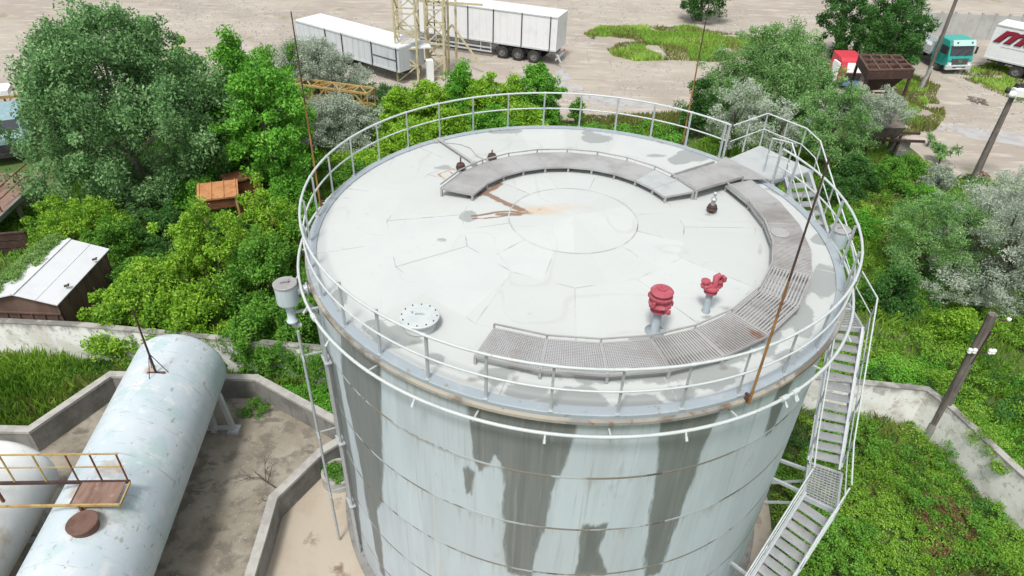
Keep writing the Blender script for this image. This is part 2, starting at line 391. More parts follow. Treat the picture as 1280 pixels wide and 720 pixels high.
def thing(name, label, cat, loc=(0, 0, 0), rz=0.0, group=None):
    o = bpy.data.objects.new(name, None)
    COL.objects.link(o)
    o.location = loc; o.rotation_euler = (0, 0, rz)
    o.empty_display_size = 0.3
    WM[o.name] = Matrix.Translation(Vector(loc)) @ Matrix.Rotation(rz, 4, 'Z')
    o['label'] = label; o['category'] = cat
    if group: o['group'] = group
    return o


def obj(name, me, mats=None, parent=None, world=False, loc=None, rz=0.0, label=None):
    if isinstance(me, MB): me = me.mesh(name, mats)
    o = bpy.data.objects.new(name, me)
    COL.objects.link(o)
    if loc is not None: o.location = loc
    o.rotation_euler = (0, 0, rz)
    if parent is not None:
        o.parent = parent
        if world and parent.name in WM:
            o.matrix_parent_inverse = WM[parent.name].inverted()
    if label: o['label'] = label
    return o


def copy(o, loc=None, rz=None):
    c = o.copy()
    COL.objects.link(c)
    if loc is not None: c.location = loc
    if rz is not None: c.rotation_euler = (0, 0, rz)
    return c


def tag(o, label, cat, group=None):
    o['label'] = label; o['category'] = cat
    if group: o['group'] = group
    return o


def struct(name, me, mats=None):
    o = obj(name, me, mats)
    o['kind'] = 'structure'
    return o


def stuff(o, label, cat):
    o['kind'] = 'stuff'; o['label'] = label; o['category'] = cat
    return o


# value noise on numpy points
def vnoise(P, scale, seed=0):
    P = np.asarray(P, float) * scale
    i = np.floor(P).astype(np.int64); f = P - i
    f = f * f * (3 - 2 * f)
    dim = P.shape[1]
    out = 0
    for c in range(2 ** dim):
        w = 1.0; h = np.full(len(P), seed * 374761 + 1013, np.int64)
        for d in range(dim):
            b = (c >> d) & 1
            w = w * (f[:, d] if b else 1 - f[:, d])
            h = (h * 73856093) ^ ((i[:, d] + b) * (19349663 + 83492 * d))
        h = (h ^ (h >> 13)) * 1274126177 & 0x7fffffff
        out = out + w * ((h % 10007) / 10007.0)
    return out


# ------------------------------------------------------------------ storage tank
ZR = 9.0
RR = 6.1


def roofz(r):
    return ZR + 0.03 + 0.34 * (1 - r / RR)


tank = thing('storage_tank', 'large pale grey cylindrical fuel tank with railed white roof, rusty seams and dark wet streaks', 'storage tank')

# shell with stain fields
NA, NZ = 720, 140
az = np.linspace(-pi, pi, NA, endpoint=False)
zz = np.linspace(0, 8.93, NZ)
AZ, ZZ = np.meshgrid(az, zz)
RS = 6.03
V = np.stack([RS * np.sin(AZ), -RS * np.cos(AZ), ZZ], -1).reshape(-1, 3)
ii, jj = np.meshgrid(np.arange(NZ - 1), np.arange(NA), indexing='ij')
Q = np.stack([ii * NA + jj, ii * NA + (jj + 1) % NA, (ii + 1) * NA + (jj + 1) % NA, (ii + 1) * NA + jj], -1).reshape(-1, 4)
wet = np.zeros(AZ.shape)
stripes = [
    [(440, 428, 474), (500, 432, 475), (560, 446, 476), (610, 455, 477), (630, 458, 470), (680, 468, 477), (719, 476, 482)],
    [(528, 585, 722), (552, 590, 716), (585, 628, 704), (610, 630, 690), (650, 629, 684), (680, 630, 672), (719, 632, 664)],
    [(528, 582, 640), (555, 590, 630), (575, 592, 612), (590, 598, 604)],
    [(585, 574, 596), (600, 580, 592), (617, 583, 589)],
    [(530, 825, 894), (560, 824, 880), (600, 819, 869), (640, 812, 850), (680, 808, 838), (719, 806, 826)],
    [(497, 968, 984), (520, 962, 974), (545, 956, 962)],
    [(430, 405, 416), (560, 424, 440), (680, 446, 452)],
    [(655, 728, 760), (690, 724, 750), (719, 716, 760)],
]
for st in stripes:
    rows = []
    for v, a, b in st:
        aa, z1 = cyl(a, v, RS); ab, z2 = cyl(b, v, RS)
        rows.append(((z1 + z2) / 2, aa, ab))
    rows.sort()
    zs = [q[0] for q in rows]
    l = np.interp(ZZ, zs, [q[1] for q in rows]); r_ = np.interp(ZZ, zs, [q[2] for q in rows])
    top = zs[-1] > 8.2
    d = np.minimum(AZ - l, r_ - AZ) * RS
    endd = np.minimum(ZZ - zs[0], (99 if top else zs[-1] + 0.0) - ZZ)
    d = np.minimum(d, endd * 0.6)
    wet = np.maximum(wet, np.clip(0.4 + d * 1.6, 0, 1))
# the back of the tank has stripes of its own
for a in np.arange(0.9, 5.4, 0.31):
    a_ = (a + 0.55 + pi) % (2 * pi) - pi
    if -1.15 < a_ < 0.95: continue
    w = 0.05 + 0.09 * abs(sin(a * 7))
    zl = 9 - 8.0 * abs(sin(a * 3.3))
    dd = (w - np.abs((AZ - a_ + pi) % (2 * pi) - pi)) * RS
    wet = np.maximum(wet, np.clip(0.4 + np.minimum(dd, (ZZ - zl) * .6) * 1.6, 0, 1))
rst = np.clip((ZZ - 8.66) / 0.25, 0, 1) * 0.75
SEAMS = [7.38, 5.84, 4.30, 2.76, 1.22]
for k, s_ in enumerate(SEAMS):
    band = np.clip(1 - np.abs(ZZ - (s_ - 0.05)) / 0.09, 0, 1)
    mod = vnoise(np.stack([AZ.ravel() * 2.2, np.full(AZ.size, k * 7.3)], 1), 1.0, 3).reshape(AZ.shape)
    rst = np.maximum(rst, band * np.clip(mod * 1.5 - 0.3, 0, 1))
    below = np.clip(1 - (s_ - ZZ) / 0.9, 0, 1) * (ZZ < s_)
    m2 = vnoise(np.stack([AZ.ravel() * 26, np.full(AZ.size, k * 3.1)], 1), 1.0, 5).reshape(AZ.shape)
    rst = np.maximum(rst, below * np.clip(m2 * 2.2 - 1.45, 0, .6))
aR, _ = cyl(940, 530, RS)
rst = np.maximum(rst, np.clip(1 - np.abs(AZ - aR) * RS / 0.10, 0, 1) * np.clip((ZZ - 6.0) / 3, 0, 1) * 0.95)
drip = np.clip((ZZ - 6.9) / 2.0, 0, 1) * .55
for s_ in SEAMS: drip = np.maximum(drip, np.clip(1 - (s_ - ZZ) / 1.1, 0, 1) * (ZZ < s_) * .5)
course = np.searchsorted(np.array(SEAMS[::-1]), ZZ)
pidx = np.floor((np.degrees(AZ) + course * 23) / 40).astype(int)
plate = ((course * 7919 + pidx * 104729 + 13) % 97) / 97.0
shell_me = np_mesh('shell', V, Q, 'shell', vattr={'plate': plate.ravel(), 'drip': drip.ravel(), 'wetin': np.where(wet > .5, .62, 0).ravel(), 'wet': wet.ravel(), 'rust': rst.ravel()}, smooth=True)
shell = obj('shell', shell_me, parent=tank)
b = MB()
for k, s_ in enumerate(SEAMS):
    b.lathe([(RS + 0.001, s_ + 0.028), (RS + 0.004, s_ + 0.02), (RS + 0.004, s_ - 0.02), (RS + 0.001, s_ - 0.028)], 180)
obj('weld_seam', b, 'ringseam', tank)

# roof: shallow cone with stain fields
NRr, NAr = 170, 640
rr_ = np.linspace(0.0, 5.98, NRr)
azr = np.linspace(-pi, pi, NAr, endpoint=False)
RRg, AZg = np.meshgrid(rr_, azr, indexing='ij')
X = RRg * np.sin(AZg); Y = -RRg * np.cos(AZg)
Zg = ZR + 0.03 + 0.34 * (1 - RRg / RR)
V = np.stack([X, Y, Zg], -1).reshape(-1, 3)
ii, jj = np.meshgrid(np.arange(NRr - 1), np.arange(NAr), indexing='ij')
Q = np.stack([ii * NAr + jj, (ii + 1) * NAr + jj, (ii + 1) * NAr + (jj + 1) % NAr, ii * NAr + (jj + 1) % NAr], -1).reshape(-1, 4)


def ratt(u, v):
    z = 9.1
    for _ in range(4):
        p = at(u, v, z); z = roofz(math.hypot(p.x, p.y))
    return p.x, p.y


def blob(F_, u, v, ru, rv, amp=1.0):
    """stain with pixel half-widths ru, rv turned into metres on the roof"""
    x, y = ratt(u, v)
    x2, y2 = ratt(u + ru, v); x3, y3 = ratt(u, v + rv)
    a = np.array([[x2 - x, x3 - x], [y2 - y, y3 - y]])
    inv = np.linalg.inv(a)
    dx, dy = X - x, Y - y
    q = np.sqrt((inv[0, 0] * dx + inv[0, 1] * dy) ** 2 + (inv[1, 0] * dx + inv[1, 1] * dy) ** 2)
    return np.maximum(F_, np.clip(1.3 - q, 0, 1) * amp)


def line(F_, pts, wid, amp=1.0):
    P = [ratt(*p) for p in pts]
    for (x0, y0), (x1, y1) in zip(P[:-1], P[1:]):
        dx, dy = x1 - x0, y1 - y0
        t = np.clip(((X - x0) * dx + (Y - y0) * dy) / (dx * dx + dy * dy), 0, 1)
        d = np.hypot(X - x0 - t * dx, Y - y0 - t * dy)
        F_ = np.maximum(F_, np.clip(1.2 - d / wid, 0, 1) * amp)
    return F_


wet = np.zeros(X.shape)
for q in [(495, 422, 36, 17, .85), (470, 410, 18, 12, .8), (425, 372, 14, 14, .6), (585, 270, 13, 8, 1), (628, 164, 26, 4, .85), (745, 173, 20, 7, .9), (735, 166, 10, 3, .7),
          (868, 194, 26, 10, .9), (850, 200, 18, 6, .9), (715, 503, 55, 22, .85), (800, 508, 38, 20, .8), (850, 495, 30, 16, .6), (660, 490, 40, 14, .7), (895, 470, 40, 20, .75), (960, 425, 18, 26, .7),
          (1030, 350, 20, 26, .85), (1026, 300, 16, 10, .7), (1005, 400, 16, 26, .8), (990, 447, 30, 14, .7), (1024, 268, 12, 16, .75), (978, 235, 24, 12, .6),
          (805, 425, 25, 7, .6), (850, 424, 28, 6, .6), (915, 395, 20, 8, .5), (550, 300, 14, 5, .35), (620, 470, 35, 18, .5), (545, 450, 18, 12, .5), (555, 210, 20, 6, .4), (820, 195, 22, 4, .45)]:
    wet = blob(wet, *q)
rs_, as_ = RRg, np.degrees(AZg)
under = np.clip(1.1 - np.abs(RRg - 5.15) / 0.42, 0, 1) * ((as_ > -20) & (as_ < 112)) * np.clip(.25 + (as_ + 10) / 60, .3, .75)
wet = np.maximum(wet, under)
rust = np.zeros(X.shape)
rust = line(rust, [(652, 262), (634, 255), (612, 244), (596, 240), (588, 246)], 0.14)
rust = line(rust, [(600, 243), (616, 236), (624, 230)], 0.15)
rust = line(rust, [(655, 267), (638, 264), (622, 265), (600, 269), (590, 270)], 0.07)
rust = line(rust, [(640, 268), (625, 271), (605, 273), (591, 273)], 0.045)
rust = line(rust, [(650, 268), (640, 268), (622, 268)], 0.11)
rust = line(rust, [(557, 225), (548, 218), (566, 211), (575, 213)], 0.035, .9)
rust = line(rust, [(562, 215), (580, 224), (600, 228)], 0.04, .8)
rust = blob(rust, 658, 266, 15, 5, 0.62)
rust = blob(rust, 672, 261, 18, 5, 0.40)
halo = np.zeros(X.shape)
halo = blob(halo, 674, 263, 34, 7, 0.85)
halo = blob(halo, 700, 259, 45, 6, 0.5)
halo = line(halo, [(557, 225), (548, 218), (566, 211)], 0.07, .8)
dirt = np.zeros(X.shape)
for q in [(820, 418, 16, 5, .8), (884, 396, 12, 4, .7), (520, 428, 24, 6, .6), (905, 385, 14, 6, .7), (950, 312, 5, 12, .6), (577, 218, 8, 3, .7), (616, 203, 8, 3, .7), (889, 268, 12, 4, .7),
          (590, 475, 14, 5, .7), (530, 172, 16, 4, .6), (925, 220, 20, 10, .5), (978, 270, 8, 6, .7), (905, 460, 8, 5, .8), (757, 430, 6, 4, .3)]:
    dirt = blob(dirt, *q)
dirt = np.maximum(dirt, np.clip((RRg - 5.72) / 0.25, 0, 1) * 0.62)
ring = np.searchsorted(np.array([1.5, 2.6, 4.3]), RRg)
sec = np.floor((np.degrees(AZg) + 62 + ring * 15) / 30).astype(int)
plate = ((ring * 7919 + sec * 104729 + 31) % 89) / 89.0
pond = vnoise(np.stack([X.ravel(), Y.ravel()], 1), .9, 9).reshape(X.shape)
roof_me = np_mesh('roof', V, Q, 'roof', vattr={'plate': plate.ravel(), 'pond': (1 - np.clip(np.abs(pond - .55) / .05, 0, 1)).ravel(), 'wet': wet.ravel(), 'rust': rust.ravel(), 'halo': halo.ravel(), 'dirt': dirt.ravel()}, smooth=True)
roof = obj('roof', roof_me, parent=tank)


def rp(az_, r, dz=0.0):
    return pol(az_, r, roofz(r) + dz)


b = MB()
def lap(p, q, w=0.02, mi=0):
    b.bar(p, q, w * 1.5, 0.008, mi)
N_IN = 12
b.lathe([(1.50, roofz(1.5) + 0.004), (1.515, roofz(1.5) + 0.007), (1.53, roofz(1.5) + 0.003)], 72)
vin = [rp(-62 + 30 * k, 2.62 if k % 2 else 2.72) for k in range(12)]
vout = [rp(-60 + 30 * k + (2 if k % 2 else -2), 4.38) for k in range(12)]
for k in range(12):
    lap(vin[k], vin[(k + 1) % 12], 0.016)
    a = -62 + 30 * k
    if k % 4 != 2: lap(rp(a + 14, 1.53), (vin[k] + vin[(k + 1) % 12]) / 2, 0.014)
    lap(vin[k], vout[k], 0.014)
    lap(vout[k], vout[(k + 1) % 12], 0.014)
    lap((vout[k] + vout[(k + 1) % 12]) / 2, rp(-45 + 30 * k, 5.9), 0.014)
obj('roof_weld', b, 'seam', roof)

# kerb angle round the rim
b = MB()
b.lathe([(5.90, roofz(5.9) - .01), (5.90, 9.075), (6.085, 9.075), (6.10, 9.06), (6.10, 8.98)], 180, smooth=False)
b.lathe([(6.10, 8.985), (6.155, 8.955), (6.16, 8.90), (6.10, 8.86), (6.034, 8.84)], 180, mi=1, smooth=False)
obj('rim_angle', b, ['rim', 'gutter'], tank)

# guard rail
AZ0, AZ1 = -228.0, 115.0


def arcpts(a0, a1, r, z, n):
    return [pol(a0 + (a1 - a0) * i / n, r, z) for i in range(n + 1)]


b = MB(); b.tube(arcpts(AZ0, AZ1, 6.1, 10.10, 170), 0.027, 8); 
for k in range(-22, 12):
    a = -6.3 + 10.5 * k
    if AZ0 < a < AZ1: b.tube([pol(a - .35, 6.1, 10.10), pol(a + .35, 6.1, 10.10)], .033, 8)
rail = obj('guard_rail', b, 'white', tank)
b = MB(); b.tube(arcpts(AZ0, AZ1, 6.1, 9.62, 170), 0.021, 8); obj('mid_rail', b, 'white', rail)
b = MB()
b.bar((0, 0, 0), (0, 0, 1.03), 0.045, 0.012); b.bar((0.02, 0.018, 0), (0.02, 0.018, 1.03), 0.008, 0.045)
b.box((0, 0.0, 0.006), (0.09, 0.10, 0.012))
post_me = b.mesh('post', 'galv')
first = None
for k in range(-22, 12):
    a = -6.3 + 10.5 * k
    if a < AZ0 - .1 or a > AZ1: continue
    o = obj('post', post_me, parent=rail, loc=pol(a, 6.06, 9.075), rz=rad(a))
for a in (AZ0, AZ1):
    obj('post', post_me, parent=rail, loc=pol(a, 6.06, 9.075), rz=rad(a))

# cooling ring with its nozzles
b = MB(); b.tube(arcpts(0, 358, 6.32, 8.80, 179), 0.033, 8, closed=True)
for k in range(17):
    a = -18 + k * 21.2
    b.bar(pol(a, 6.03, 8.74), pol(a, 6.33, 8.76), 0.03, 0.03)
b.tube([pol(33.2, 6.32, 8.80), pol(34.6, 6.32, 8.80)], 0.055, 10); b.tube([pol(36, 6.32, 8.80), pol(37.4, 6.32, 8.80)], 0.055, 10)
b.tube([pol(-57.6, 6.32, 8.80), pol(-56, 6.32, 8.80)], 0.055, 10)
ring = obj('sprinkler_ring', b, 'white', tank)
b = MB(); b.tube([(0, 0, 0.0), (0, -0.02, -0.035), (0, -0.05, -0.075)], 0.02, 8); b.tube([(0, -0.045, -0.07), (0, -0.085, -0.125)], 0.027, 8)
noz = b.mesh('nozzle', 'white')
for a in [-6.7 + 21.5 * k for k in range(-8, 9)] + [33.9, 36.7, -60.5]:
    obj('nozzle', noz, parent=ring, loc=pol(a, 6.34, 8.79), rz=rad(a))

# walkways
def walkway(label, segs, r0, r1, bars, zfun, lip=True):
    """segs: azimuth breaks; each segment a deck panel with straight edges"""
    fr = MB(); toe = MB()
    panels = []
    re, ri = (r0, r1) if lip == 'in' else (r1, r0)
    for (a0, a1), kind in zip(zip(segs[:-1], segs[1:]), bars):
        am = (a0 + a1) / 2
        c = [pol(a0, r0, zfun(a0)), pol(a0, r1, zfun(a0)), pol(a1, r1, zfun(a1)), pol(a1, r0, zfun(a1))]
        g = MB()
        if kind == 'plate' or kind == 'pale':
            up = Vector((0, 0, 0.012))
            g.hexa([c[0] - up, c[3] - up, c[2] - up, c[1] - up, c[0], c[3], c[2], c[1]][::1])
            me = g.mesh('deck_panel', 'plate' if kind == 'plate' else 'platel')
        else:
            # bars
            L0, L1 = c[0], c[3]; O0, O1 = c[1], c[2]
            bw = .013 if kind == 'mesh' else .032; st_ = .042 if kind == 'mesh' else .062
            if kind in ('tan', 'mesh'):
                n = int((r1 - r0) / st_)
                for i in range(n):
                    t = (i + .5) / n
                    g.bar(L0.lerp(O0, t), L1.lerp(O1, t), bw, 0.02)
            if kind in ('rad', 'mesh'):
                n = int((O1 - O0).length / st_)
                for i in range(n):
                    t = (i + .5) / n
                    dz = Vector((0, 0, 0.004)) if kind == 'mesh' else Vector()
                    g.bar(L0.lerp(L1, t) + dz, O0.lerp(O1, t) + dz, bw, 0.02)
            if kind == 'tan':
                for t in np.linspace(0.05, .95, 4): g.bar(L0.lerp(L1, t) - Vector((0, 0, .012)), O0.lerp(O1, t) - Vector((0, 0, .012)), 0.02, 0.012)
            if kind == 'rad':
                for t in np.linspace(0.05, .95, 4): g.bar(L0.lerp(O0, t) - Vector((0, 0, .012)), L1.lerp(O1, t) - Vector((0, 0, .012)), 0.02, 0.012)
            me = g.mesh('deck_panel', 'mesh' if kind == 'mesh' else 'grate')
            co = np.array([v.co for v in me.vertices])
            rr = np.zeros(len(co))
            for (bx, by, br) in rust_spots:
                rr = np.maximum(rr, np.clip(1.25 - np.hypot(co[:, 0] - bx, co[:, 1] - by) / br, 0, 1))
            at_ = me.attributes.new('rust', 'FLOAT', 'POINT'); at_.data.foreach_set('value', rr.astype(np.float32))
        panels.append(me)
        # frame of the panel
        dn = Vector((0, 0, 0.02))
        for p, q in ((c[0], c[3]), (c[1], c[2]), (c[0], c[1])):
            fr.bar(p - dn, q - dn, 0.022, 0.05)
        p, q = (c[0], c[3]) if lip == 'in' else (c[1], c[2])
        H_ = Vector((0, 0, .10))
        toe.bar(p + H_, q + H_, 0.028, 0.028)
        for w_ in (p,): toe.bar(w_ - dn, w_ + H_, .04, .012, up=(0, 1, 0))
    a = segs[-1]; fr.bar(pol(a, r0, zfun(a) - .02), pol(a, r1, zfun(a) - .02), 0.025, 0.05)
    w = obj('walkway', fr, 'plate', tank, label=label)
    obj('toe_rail', toe, 'plate', w)
    for me in panels: obj('deck_panel', me, parent=w)
    lg = MB(); lg.bar((0, 0, 0), (0, 0, 1), 0.05, 0.05); lm = lg.mesh('leg', 'plate')
    for a in segs:
        for r in (r0 + .03, r1 - .03):
            z0 = roofz(r); h = zfun(a) - .03 - z0
            o = obj('leg', lm, parent=w, loc=pol(a, r, z0), rz=rad(a)); o.scale = (1, 1, h)
    return w


rust_spots = []
for u, v, r in [(985, 358, .36), (1000, 350, .22), (965, 262, .3), (985, 300, .15), (985, 325, .12), (950, 415, .2), (620, 430, .35), (640, 448, .25), (930, 250, .2), (985, 400, .15)]:
    p = at(u, v, 9.38); rust_spots.append((p.x, p.y, r))
seg_near = [-21.8, -9, 3.5, 15.5, 27.5, 40.2, 54, 67, 79, 91, 103, 116]
kinds = ['mesh', 'mesh', 'mesh', 'rad', 'rad', 'tan', 'tan', 'rad', 'rad', 'rad', 'plate']
walkway('steel grating walkway curving round the near and right edge, rust patched', seg_near, 4.52, 5.36, kinds, lambda a: 9.30, 'in')
seg_far = [114, 125, 138, 152, 166, 180, 194, 208, 222, 236, 252]
walkway('curved grey plate walkway on the far side of the roof', seg_far, 2.52, 3.40, ['pale', 'pale'] + ['plate'] * 8, lambda a: 9.41, 'out')
b = MB()
A_, B_ = Vector((2.66, 2.16, 9.415)), Vector((3.16, 1.36, 9.415))
C_, D_ = Vector((4.60, 2.38, 9.335)), Vector((4.02, 3.24, 9.335))
b.hexa([A_ - Vector((0, 0, .015)), B_ - Vector((0, 0, .015)), C_ - Vector((0, 0, .015)), D_ - Vector((0, 0, .015)), A_, B_, C_, D_])
b.bar(A_ + Vector((0, 0, .03)), D_ + Vector((0, 0, .03)), .03, .07); b.bar(B_ + Vector((0, 0, .03)), C_ + Vector((0, 0, .03)), .03, .07)
for p in (A_, B_, C_, D_): b.bar(Vector((p.x, p.y, roofz(math.hypot(p.x, p.y)))), p, .05, .05)
E1, E2 = pol(116, 6.0, 9.22), pol(131, 6.0, 9.22)
b.hexa([C_ + Vector((.02, .01, -.06)), E1 - Vector((0, 0, .015)), E2 - Vector((0, 0, .015)), D_ + Vector((.02, .01, -.06)), C_ + Vector((.02, .01, -.045)), E1, E2, D_ + Vector((.02, .01, -.045))])
obj('bridge_deck', b, 'plate', tank, label='short grey plate bridge from the curved walkway to the stair gate')

# hatch
hx = ratt(525, 408); hz = roofz(math.hypot(*hx))
b = MB(); b.lathe([(0.30, 0), (0.30, 0.22), (0.0, 0.22)], 28, (hx[0], hx[1], hz)); hatch = obj('roof_hatch', b, 'roof', tank)
b = MB(); b.lathe([(0.0, 0.228), (0.375, 0.228), (0.38, 0.26), (0.365, 0.27), (0.0, 0.275)], 32, (hx[0], hx[1], hz), smooth=False)
b.tube([(hx[0] - .08, hx[1], hz + .275), (hx[0] - .07, hx[1], hz + .34), (hx[0] + .07, hx[1], hz + .34), (hx[0] + .08, hx[1], hz + .275)], .014, 6)
b.tube([(hx[0] - .15, hx[1] + .05, hz + .27), (hx[0] - .15, hx[1] + .05, hz + .34)], .02, 6)
obj('lid', b, 'white', hatch)
for k in range(12):
    b = MB(); b.lathe([(0, .03), (.013, .02), (.013, 0)], 6, (0, 0, 0))
    obj('bolt', b, 'rustd', hatch, loc=(hx[0] + .33 * cos(k * pi / 6), hx[1] + .33 * sin(k * pi / 6), hz + .27))

# red breather valves
vx = ratt(818, 414); vz = roofz(math.hypot(*vx))
b = MB(); b.lathe([(.19, 0), (.19, .02), (.078, .025), (.078, .55)], 20, (*vx, vz)); b.box((vx[0] + .16, vx[1] - .02, vz + .02), (.12, .1, .03), .4); stem1 = b
b = MB()
b.lathe([(.078, .50), (.16, .51), (.16, .545), (.12, .56), (.12, .60), (.205, .64), (.215, .67), (.205, .70), (.17, .71), (.155, .74), (.16, .79), (.21, .81), (.215, .85), (.16, .862), (.15, .90), (.205, .915), (.215, .945), (.20, .965), (.12, .985), (.085, .99), (.08, 1.025), (.04, 1.03), (.035, 1.05), (0, 1.055)], 30, (*vx, vz), smooth=False)
pv = obj('breather_valve', b, 'red', tank, label='taller red breather valve with stacked flanges on a grey stem'); obj('stem', stem1, 'stemm', pv)
for k in range(8):
    b = MB(); b.lathe([(0, .045), (.018, .045), (.018, -.045), (0, -.045)], 6)
    for zz_ in (.672, .832): obj('flange_bolt', b.mesh('flange_bolt', 'red'), parent=pv, loc=(vx[0] + .20 * cos(k * pi / 4 + .3), vx[1] + .20 * sin(k * pi / 4 + .3), vz + zz_))
for k, (a, l) in enumerate([(0.3, .1), (2.4, .08), (-1.0, .1), (4.0, .08)]):
    b = MB(); b.box((vx[0] + .22 * cos(a), vx[1] + .22 * sin(a), vz + .62 + .13 * (k % 2)), (l, .06, .09), a); obj('lug', b, 'red', pv)
wx = ratt(882, 389); wz = roofz(math.hypot(*wx))
b = MB(); b.lathe([(.09, 0), (.09, .012), (.068, .015), (.068, .52)], 18, (*wx, wz)); stem2 = b
b = MB()
b.lathe([(.068, .46), (.13, .47), (.13, .50), (.10, .51), (.15, .56), (.15, .60), (.09, .62), (.08, .66), (0, .67)], 20, (*wx, wz), smooth=False)
for a, r, h, q in [(2.9, .13, .70, .085), (0.35, .14, .72, .085)]:
    c = Vector((wx[0] + r * cos(a), wx[1] + r * sin(a), wz + .56))
    b.lathe([(0, 0), (q * .8, .0), (q * .8, .02), (q, .03), (q, .06), (q * .7, .07), (q * .7, .12), (q * 1.05, .13), (q * 1.05, .165), (0, .175)], 14, c, smooth=False)
b.tube([(wx[0] + .05, wx[1] - .02, wz + .64), (wx[0] + .06, wx[1] + .03, wz + .80), (wx[0] + .14, wx[1] + .05, wz + .86)], [.06, .07, .05], 10)
b.bar((wx[0] - .16, wx[1] - .06, wz + .60), (wx[0] + .2, wx[1] + .05, wz + .63), .10, .07); b.box((wx[0] + .2, wx[1] + .03, wz + .78), (.06, .12, .10), .4)
pv2 = obj('breather_valve', b, 'red', tank, label='shorter lobed red valve on a plain grey stem'); obj('stem', stem2, 'stemm', pv2)

# small dark fittings
for (u, v, h, lab) in [(576, 213, .16, 'dark capped fitting with a pin left of the far walkway end'), (615, 201, .1, 'low dark fitting behind the far walkway'), (889, 265, .30, 'dark flanged fitting under a pale upright pipe')]:
    x, y = ratt(u, v); z = roofz(math.hypot(x, y))
    b = MB(); b.lathe([(.06, 0), (.06, .05), (.13, .07), (.135, .11), (.09, .13), (.115, .16), (.10, .20), (0, .21)], 16, (x, y, z), smooth=False)
    f = obj('pipe_fitting', b, 'dark', tank, label=lab)
    b = MB()
    if h > .2:
        b.lathe([(.055, .20), (.055, .34), (.075, .345), (.075, .37), (.03, .38), (.03, .48), (.045, .48), (.045, .54), (0, .55)], 14, (x, y, z)); obj('upright_pipe', b, 'galv', f)
    else:
        b.lathe([(.02, .20), (.02, .22 + h), (0, .22 + h)], 8, (x, y, z)); obj('pin', b, 'dark', f)

# loose strut, cable, lid plate lying on the walkway
x0, y0 = ratt(548, 177); x1, y1 = ratt(592, 207)
b = MB(); b.bar((x0, y0, roofz(5.7) + .06), (x1, y1, roofz(3.5) + .07), .07, .012); b.bar((x0 + .03, y0 + .02, roofz(5.7) + .035), (x1 + .03, y1 + .02, roofz(3.5) + .04), .012, .06)
b.box((x0, y0, roofz(5.75) + .02), (.3, .22, .04), .5); b.box((x1, y1, roofz(3.5) + .05), (.16, .1, .09), .5)
tag(obj('steel_angle', b, 'plate'), 'long grey steel angle lying across the roof at the far left edge', 'steel bar')
pts = []
for u, v in [(556, 179), (575, 181), (588, 186), (596, 196), (606, 200), (613, 204)]:
    x, y = ratt(u, v); pts.append((x, y, roofz(math.hypot(x, y)) + .02))
b = MB(); b.tube(pts, .009, 6)
tag(obj('loose_cable', b, 'plate'), 'thin loose cable curling beside the grey steel angle on the roof', 'cable')
p = at(975, 291, 9.32)
b = MB(); b.lathe([(0, .0), (.21, .0), (.215, .012), (.21, .022), (0, .024)], 28, (p.x, p.y, 9.315), smooth=False)
tag(obj('steel_disc', b, 'plate'), 'round grey steel lid left lying on the rusty grating walkway', 'lid')

# lightning rods on the rim
b = MB(); b.tube([(0, 0, 0), (0, 0, 2.6)], [.024, .02], 8); rl = b.mesh('lower_rod', 'rod')
b = MB(); b.tube([(0, 0, 2.6), (0, 0, 4.6)], [.019, .013], 8); ru = b.mesh('upper_rod', 'rodd')
b = MB(); b.box((0, .07, .05), (.045, .10, .03)); b.box((0, .07, .15), (.045, .10, .03)); rc = b.mesh('clamp', 'dark')
for a, lab in [(-96.7, 'rusty lightning rod at the left rim of the tank'), (26.5, 'rusty lightning rod at the near right rim, crossing the walkway'), (145.2, 'pale yellow lightning rod at the far rim')]:
    r = obj('lightning_rod', rl, parent=tank, loc=pol(a, 6.22, 8.95), rz=rad(a), label=lab)
    for me, nm in ((ru, 'upper_rod'), (rc, 'clamp')):
        obj(nm, me, parent=r)

# foam chambers hung on the shell
def chamber(a, z, lab, stain):
    c = pol(a, 6.62, z)
    b = MB(); b.lathe([(.05, -.98), (.12, -.98), (.12, -.94), (.085, -.93), (.085, -.60), (.12, -.56), (.12, -.53), (.23, -.45), (.235, -.42), (.235, .05)], 24, c)
    f = obj('foam_chamber', b, 'shell', tank, label=lab)
    b = MB(); b.lathe([(.235, .0), (.25, .005), (.252, .04), (.235, .05), (0, .055)], 24, c, smooth=False); b.box((c.x, c.y, c.z + .085), (.2, .03, .03), .4); b.box((c.x + .05, c.y + .04, c.z + .09), (.03, .12, .04), .2)
    obj('lid', b, 'plate', f)
    b = MB(); b.tube([pol(a, 6.03, z - .2), pol(a, 6.42, z - .2)], .1, 14); b.lathe([(.1, -.02), (.15, -.02), (.15, .02), (.1, .02)], 14, pol(a, 6.2, z - .2), axis=Matrix.Rotation(rad(a), 3, 'Z') @ Matrix.Rotation(pi / 2, 3, 'X'))
    obj('neck', b, 'galv', f)
    b = MB(); b.tube([pol(a, 6.62, z - .98), pol(a, 6.6, z - 1.1), pol(a, 6.45, z - 1.12)], .06, 10); b.tube([pol(a + 1.5, 6.55, z - 1.15), pol(a + 1.5, 6.55, 0.1)], .035, 8)
    for zz_ in (7.0, 4.5, 2.2): b.bar(pol(a + 1.5, 6.03, zz_), pol(a + 1.5, 6.6, zz_), .03, .03); b.bar(pol(a - 1, 6.56, zz_), pol(a + 3.5, 6.56, zz_), .03, .03)
    b.bar(pol(a, 6.03, z - .75), pol(a, 6.6, z - .75), .05, .05)
    obj('feed_pipe', b, 'galv', f)


